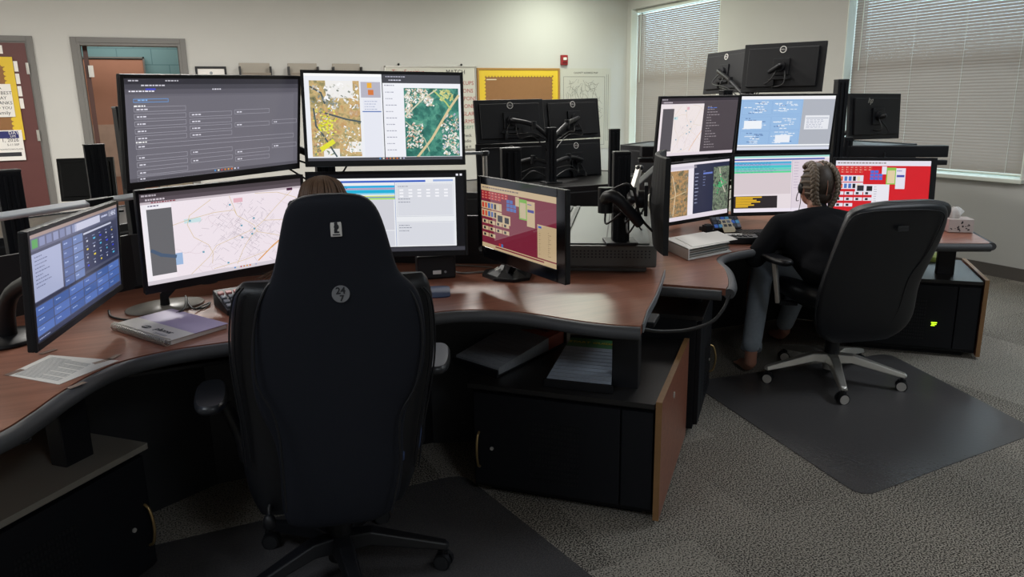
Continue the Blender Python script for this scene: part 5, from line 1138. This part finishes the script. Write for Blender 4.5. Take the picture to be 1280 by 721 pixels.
# planner
pts = flat([(142, 411), (212, 433), (281, 410), (214, 392)], 0, 0, ZA)
r = thing('spiral_planner', 'thick spiral planner with a white and lilac cover, left of the high-back chair', 'planner', (*pts[0], ZA)); L0 = r.location
A_, B_, C_, D_ = [Vector(p) for p in pts]
ex = (B_-A_); ey = (D_-A_); Pp = lambda u, v: tuple(A_+ex*u+ey*v)
sheetbox(r, [Pp(.02, .05), Pp(.98, .05), Pp(.98, 1.0), Pp(.02, 1.0)], ZA+.001, ZA+.016, 'paper', 'pages')
sheetbox(r, [Pp(0, .0), Pp(1, .0), Pp(1, .42), Pp(0, .42)], ZA+.0162, ZA+.0178, 'paper', 'white_cover', bevel=.0005)
sheetbox(r, [Pp(0, .42), Pp(1, .42), Pp(1, 1.02), Pp(0, 1.02)], ZA+.0162, ZA+.0178, 'lilac', 'lilac_cover', bevel=.0005)
b = MB()
for i in range(30):
    c = A_+ex*(.03+.94*i/29)-Vector(L0[:2]); u = ey.normalized()
    rg = [(c.x+u.x*.013*math.cos(t), c.y+u.y*.013*math.cos(t), .0115+.0125*math.sin(t)) for t in [k*math.pi/4 for k in range(9)]]
    b.tube(rg, .0018, n=5, spline=False)
b.build('spiral_binding', 'silver', r)
an = math.atan2(ex.y, ex.x); c = A_+ex*.40+ey*.2-Vector(L0[:2])
b = MB(T3(c.x, c.y, .018) @ RZ(an)); b.lathe([(.001, 0), (.022, 0), (.022, .0006), (.001, .0006)], T=Matrix.Diagonal((1, .55, 1, 1))); ov = b.build('oval_logo', 'ink', r)
b = MB().text('MAYCO', .012, T3(c.x, c.y, .0188) @ RZ(an)); b.build('lettering', 'paper', ov)
c = A_+ex*.68+ey*.24-Vector(L0[:2]); MB().text('planner', .031, T3(c.x, c.y, .0182) @ RZ(an)).build('lettering', 'ink', r)
b = MB()
for i in range(3): c = A_+ex*.74+ey*(.12-.03*i)-Vector(L0[:2]); b.box((c.x, c.y, .0182), (.07, .002, .0004), rz=an)
b.build('small_print', 'grey', r)
# laminated paper with tape
pts = flat([(8, 469), (74, 481), (148, 451), (62, 444)], 0, 0, ZA)
r = thing('laminated_sheet', 'laminated printed sheet taped to the desk at the far left', 'paper sheet', (*pts[0], ZA))
sheetbox(r, pts, ZA+.0004, ZA+.0014, 'paper', 'sheet')
A_, B_, C_, D_ = [Vector(p) for p in pts]; ex, ey = D_-A_, B_-A_; b = MB(); an = math.atan2(ey.y, ey.x)
for i in range(26):
    t = .08+.85*i/25; l = (.80 if i % 5 else .4); c = A_+ex*t+ey*(.5 if i % 5 else .3)-Vector(r.location[:2]); b.box((c.x, c.y, .0017), (ey.length*l, .0013, .0003), rz=an)
b.build('printed_lines', 'grey', r)
for x, y, a in ((18, 466, .3), (60, 440, .2), (128, 452, 0), (142, 447, .5), (96, 482, .2)):
    p = on(x, y, ZA); MB().box((p[0]-r.location.x, p[1]-r.location.y, .0018), (.05, .018, .0006), rz=a+.5).build('tape_strip', 'tape', r)
# small desk phone behind the planner
p = on(297, 385, ZA); r = thing('desk_phone', 'small black keypad phone with red and white keys beside the high-back chair', 'phone', p, R(10))
b = MB(); b.add([(-.06, -.09, 0), (.06, -.09, 0), (.06, .09, 0), (-.06, .09, 0), (-.06, -.09, .02), (.06, -.09, .02), (.06, .09, .06), (-.06, .09, .06)], [(3, 2, 1, 0), (4, 5, 6, 7), (0, 1, 5, 4), (1, 2, 6, 5), (2, 3, 7, 6), (3, 0, 4, 7)]); b.build('body', 'black', r, bevel=.004)
for m_, js in (('redkey', (3,)), ('dgrey', (0, 1, 2))):
    b = MB()
    for j in js:
        for i in range(4): b.box((-.042+i*.028, -.06+j*.035, .03+j*.0078), (.02, .022, .008), rot=RX(R(12)))
    b.build('keys', mat('salmon_keys', 'c98a86', .5) if m_ == 'redkey' else 'grey', r, bevel=.002)
# speaker box under the white list screen, blue mouse mat
p = on(546, 348, ZA); r = thing('speaker_box', 'small black box with a white label under the white list screen', 'speaker', p, R(-12))
MB().box((0, .03, .05), (.16, .09, .10)).build('body', 'black', r, bevel=.008)
MB().box((.0, -.0165, .03), (.035, .002, .016)).build('label_plate', 'paper', r, bevel=.001)
MB().cyl((.035, -.015, .03), (.035, -.019, .03), .005).build('knob', 'grey', r)
p = on(527, 366, ZA); r = thing('mouse_mat', 'blue mouse mat poking out right of the high-back chair', 'mouse mat', p, R(-20))
MB().prism(rounded([(-.11, -.09), (.11, -.09), (.11, .09), (-.11, .09)], .03), .0003, .004).build('pad', mat('navy_pad', '2a3f66', .6), r)
b = MB(); b.sup([(.004, -.02, 0, .028, .048, 2.4), (.016, -.02, 0, .03, .05, 2.4), (.03, -.02, 0, .024, .042, 2.3), (.036, -.02, 0, .01, .02, 2)]); o = b.build('computer_mouse', 'black'); o.location = p; o['label'] = 'black mouse on the blue mat by the high-back chair'; o['category'] = 'mouse'
p = on(455, 372, ZA); r = thing('keyboard', 'black keyboard on the near desk in front of the high-back chair', 'keyboard', (.52, 2.62, ZA), R(-12))
def keyboard(r, cols=15):
    MB().box((0, 0, .010), (.44, .14, .018)).build('body', 'black', r, bevel=.004)
    b = MB()
    for j in range(5):
        for i in range(cols+6): b.box((-.205+i*.0205, -.05+j*.024, .022), (.016, .018, .006))
    b.build('keys', 'dgrey', r)
keyboard(r)
# cables
def cable(label, pts, r_=.004, m_='cable', group=None):
    o = MB().tube(pts, r_, n=7).build('cable', m_); tag(o, label, 'cable', group); return o
cable('grey cable curving on the desk left of the octagonal stand', [on(557, 334, ZA+.005), on(575, 341, ZA+.005), on(600, 340, ZA+.005), on(625, 338, ZA+.005)], .004, 'cablel')
cable('thin grey cable behind the loose grey desk cable', [on(563, 331, ZA+.005), on(585, 332, ZA+.005), on(615, 334, ZA+.005)], .003, 'cablel')
cable('black cable looping on the desk beside the oval stand', [on(136, 388, ZA+.005), on(140, 396, ZA+.005), on(165, 400, ZA+.005), on(200, 396, ZA+.004), on(228, 388, ZA+.02), on(233, 372, ZA+.03)], .004)
cable('tangled black cable between the oval stand and the keypad phone', [on(232, 370, ZA+.03), on(240, 385, ZA+.006), on(256, 384, ZA+.006), on(262, 378, ZA+.006), on(244, 386, ZA+.012)], .0035)
cable('black cable hanging in a loop below the gap between both desks', [UZ(803, 411, 2.55), UZ(825, 414, 2.6), UZ(860, 412, 2.65), UZ(890, 402, 2.68), UZ(905, 385, 2.7), UZ(912, 368, 2.7)], .006)
p0 = Vector(on(20, 395, ZA)); 
r = thing('headset_stand', 'black coiled cables and bracket behind the blue tiled screen', 'bracket', (p0.x-.16, p0.y, ZA))
b = MB(); b.tube([(0, 0, .02), (.02, .03, .14), (.04, 0, .22), (.0, -.03, .26)], .012); b.box((0, 0, .01), (.14, .12, .02)); b.build('bracket', 'black', r)
b = MB()
for k in range(3): b.tube([(.0, -.03, .2-.03*k), (.06, -.05, .14-.03*k), (.03, -.06, .06), (-.03, -.03, .1)], .004)
b.build('coiled_cable', 'cable', r)
# page trays on the pedestal
HP = .45
def tray(label, pts, h0, h1, mcover, mside, txt, tcol, kind):
    r = thing('page_binder', label, 'binder', (*U(*pts[0], HP).to_2d(), HP), 0, 'open page binders on the pedestal'); L_ = Vector(r.location[:2])
    q = [U(*p, HP).to_2d() for p in pts]; A_, B_, C_, D_ = q      # front-left, front-right, back-right, back-left
    Pp = lambda u, v: tuple(A_+(B_-A_)*u+((D_-A_)*(1-u)+(C_-A_-(B_-A_))*u)*v-L_)
    MB().prism([Pp(0, 0), Pp(1, 0), Pp(1, 1), Pp(0, 1)], .001, .008).build('tray', 'black', r, bevel=.002)
    def wedge(v0, v1, z0, z1, nm, mm, in_=.03):
        a, b, c, d = Pp(in_, v0), Pp(1-in_, v0), Pp(1-in_, v1), Pp(in_, v1)
        MB().add([(*a, .008), (*b, .008), (*c, .008), (*d, .008), (*a, z0), (*b, z0), (*c, z1), (*d, z1)], [(3, 2, 1, 0), (4, 5, 6, 7), (0, 1, 5, 4), (1, 2, 6, 5), (2, 3, 7, 6), (3, 0, 4, 7)]).build(nm, mm, r)
    wedge(.03, .74, h0, h1, 'fanned_pages', mside)
    wedge(.74, .98, h1, h1+.002, 'cover_tab', mcover)
    for k in range(9):
        v = .08+k*.072; z = h0+(h1-h0)*(v-.03)/.71+.0006; a, b = Pp(.04, v), Pp(.96, v)
        MB().bar((*a, z), (*b, z), .0015, .001).build('page_edge', 'grey', r)
    c = (Vector(Pp(.5, .86))); u = Vector(Pp(1, .86))-Vector(Pp(0, .86)); MB().text(txt, .03, T3(c.x, c.y, h1+.0026) @ RZ(math.atan2(u.y, u.x))).build('lettering', tcol, r)
    MB().prism([Pp(0, -.01), Pp(1, -.01), Pp(1, .015), Pp(0, .015)], .001, .03).build('tray_wall', 'black', r, bevel=.001); MB().prism([Pp(0, .985), Pp(1, .985), Pp(1, 1.01), Pp(0, 1.01)], .001, h1+.012).build('tray_wall', 'black', r, bevel=.001)
    return r
tray('open page binder with a rust red cover tab, left on the low cabinet', [(566, 455), (622, 473), (708, 430), (652, 413)], .035, .06, 'rust', 'pagesd', 'HANDBOOK', 'blueink', 0)
tray('open page binder with a green cover tab and yellow letters, right on the low cabinet', [(680, 483), (766, 492), (771, 442), (713, 437)], .03, .055, 'green', 'pages', 'START GUIDE', 'yellow', 1)
# ---- desk B things
pts = flat([(829, 311), (860, 326), (920, 315), (884, 301)], 0, 0, ZB)
r = thing('ring_binder', 'white ring binder stuffed with papers, lying at the left of the far desk', 'binder', (*pts[0], ZB)); L_ = Vector(r.location[:2])
A_, B_, C_, D_ = [Vector(p)-L_ for p in pts]; Pp = lambda u, v: tuple(A_+(B_-A_)*u+(D_-A_)*v)
MB().prism([Pp(0, 0), Pp(1, 0), Pp(1, .95), Pp(0, .95)], .001, .004).prism([Pp(0, 0), Pp(1, 0), Pp(1, .03), Pp(0, .03)], .001, .055).prism([Pp(0, .0), Pp(.98, 0), Pp(.98, .9), Pp(0, .9)], .052, .055).build('cover', 'paper', r, bevel=.002)
rr = random.Random(1)
for k in range(8):
    a = rr.uniform(-.05, .05); j = rr.uniform(-.03, .05)
    MB().prism([Pp(.04+a*.3, .04), Pp(.96+j*.3, .04), Pp(.94+j*.5, .9+j), Pp(.06+a*.5, .94+a)], .005+k*.0055, .0085+k*.0055).build('page_stack', ['paper', 'taupe', 'paper', 'lgrey'][k % 4], r)
b = MB()
for t in (.3, .5, .7): c = Pp(t, .05); b.tube([(c[0], c[1], .006), (c[0]-.01, c[1]+.01, .045), (c[0]+.0, c[1]+.03, .045), (c[0]+.01, c[1]+.04, .006)], .002)
b.build('ring', 'silver', r)
o = MB().prism([tuple(Vector(p)+L_) for p in (Pp(.1, .2), Pp(.9, .15), Pp(.95, 1.1), Pp(.15, 1.15))], ZB+.0552, ZB+.0575).build('paper_sheet', 'paper'); tag(o, 'loose white papers on top of the white ring binder', 'paper')
p = on(923, 303, ZB); r = thing('desk_phone', 'black handset phone with a white label strip beside the person with braids', 'phone', p, R(-30))
MB().box((0, 0, .02), (.20, .13, .04)).build('body', 'black', r, bevel=.008); MB().box((-.02, .03, .0405), (.09, .04, .002)).build('label_strip', 'paper', r)
b = MB()
for j in range(3):
    for i in range(4): b.box((-.03+i*.028, -.045+j*.02, .042), (.018, .012, .006))
b.build('keys', 'dgrey', r, bevel=.001)
p = on(945, 294, ZB); r = thing('keyboard', 'black keyboard under the hands of the person with braids', 'keyboard', (p[0]+.1, p[1]-.03, ZB), R(-20)); keyboard(r)
p = on(905, 291, ZB); r = thing('touch_keypad', 'tilted keypad with blue keys and a pale paper note, below the brown aerial screen', 'keypad', p, R(-15))
X = T3(0, .0, .045) @ RX(R(40))
MB().box((0, .05, .012), (.2, .16, .024)).build('base', 'black', r, bevel=.004)
k = MB(X).box((0, 0, .02), (.17, .09, .014)).build('panel', 'dgrey', r, bevel=.003)
b = MB(X)
for j in range(3):
    for i in range(6): b.box((-.07+i*.028, -.028+j*.028, .029), (.021, .021, .006), col=lin(['2c4f94', '3c6f90', '22252c', '22252c', '30343c', '4a505c'][(i+j*2) % 6]))
b.build('key_buttons', 'lcd', r, bevel=.001)
MB(X).box((0, -.03, .031), (.075, .10, .0015)).build('paper_note', 'cream', r)
p = on(884, 296, ZB); o = MB().box((0, 0, .035), (.05, .04, .07)).box((0, 0, .072), (.03, .03, .006)).build('charger_block', 'black', bevel=.005); o.location = (p[0], p[1], ZB); tag(o, 'small black block with a green light behind the ring binder', 'charger')
p = U(1196, 289, ZB)
r = thing('tissue_box', 'patterned tissue box with a white tissue sticking out, right end of far desk', 'tissue box', (p.x, p.y, ZB), R(-38))
b = MB(); b.box((0, 0, .04), (.13, .12, .075)); b.build('box', mat('patterned_card', 'c9bdb8', .7), r, bevel=.002)
b = MB()
for k in range(26):
    u, v = rr.uniform(-.055, .055), rr.uniform(.012, .068)
    if rr.random() < .6: b.box((u, -.0605, v), (rr.uniform(.004, .012), .0012, rr.uniform(.003, .01)))
    else: b.box((.0655, u*.9, v), (.0012, rr.uniform(.004, .012), rr.uniform(.003, .01)))
b.build('printed_pattern', 'ink', r)
b = MB(); rings = []
for z, q in ((.075, .02), (.09, .035), (.11, .04), (.128, .025), (.138, .012)):
    rings.append([Vector((q*(1+.35*math.sin(3*a+z*60))*math.cos(a)-.02, q*.6*(1+.3*math.cos(4*a+z*40))*math.sin(a), z+.006*math.sin(3*a))) for a in [2*math.pi*k/20 for k in range(20)]])
b.loft(rings); b.build('tissue', 'paper', r)
p = U(1166, 284, ZB+.0); r = thing('spray_bottle', 'slim white bottle standing beside the red console screen', 'bottle', (p.x+.02, p.y+.2, ZB))
MB().lathe([(.001, 0), (.02, 0), (.022, .01), (.022, .12), (.012, .14), (.012, .15), (.001, .15)]).build('body', 'white', r); MB().cyl((0, 0, .15), (0, 0, .175), .014).build('cap', 'grey', r)
# green folder on the right pedestal
p = U(1160, 320, .47); o = MB().box((0, 0, .012), (.26, .2, .022)).box((0, 0, .026), (.24, .18, .006)).build('folder', mat('lime_folder', '9aa84a', .6), bevel=.002); o.location = (p.x, p.y, .451); o.rotation_euler = (0, 0, R(-45)); tag(o, 'lime green folder on the low cabinet below the tissue box', 'folder')
# computers under the near desk
r = thing('power_strip', 'black equipment box with rows of ports under the near desk', 'equipment box', (1.0, 3.05, 0))
MB().box((0, 0, .25), (.3, .2, .5)).build('case', 'black', r, bevel=.006)
b = MB()
for j in range(5):
    for i in range(7): b.box((-.1+i*.032, -.1015, .3+j*.035), (.014, .003, .02))
b.build('ports', 'dgrey', r)
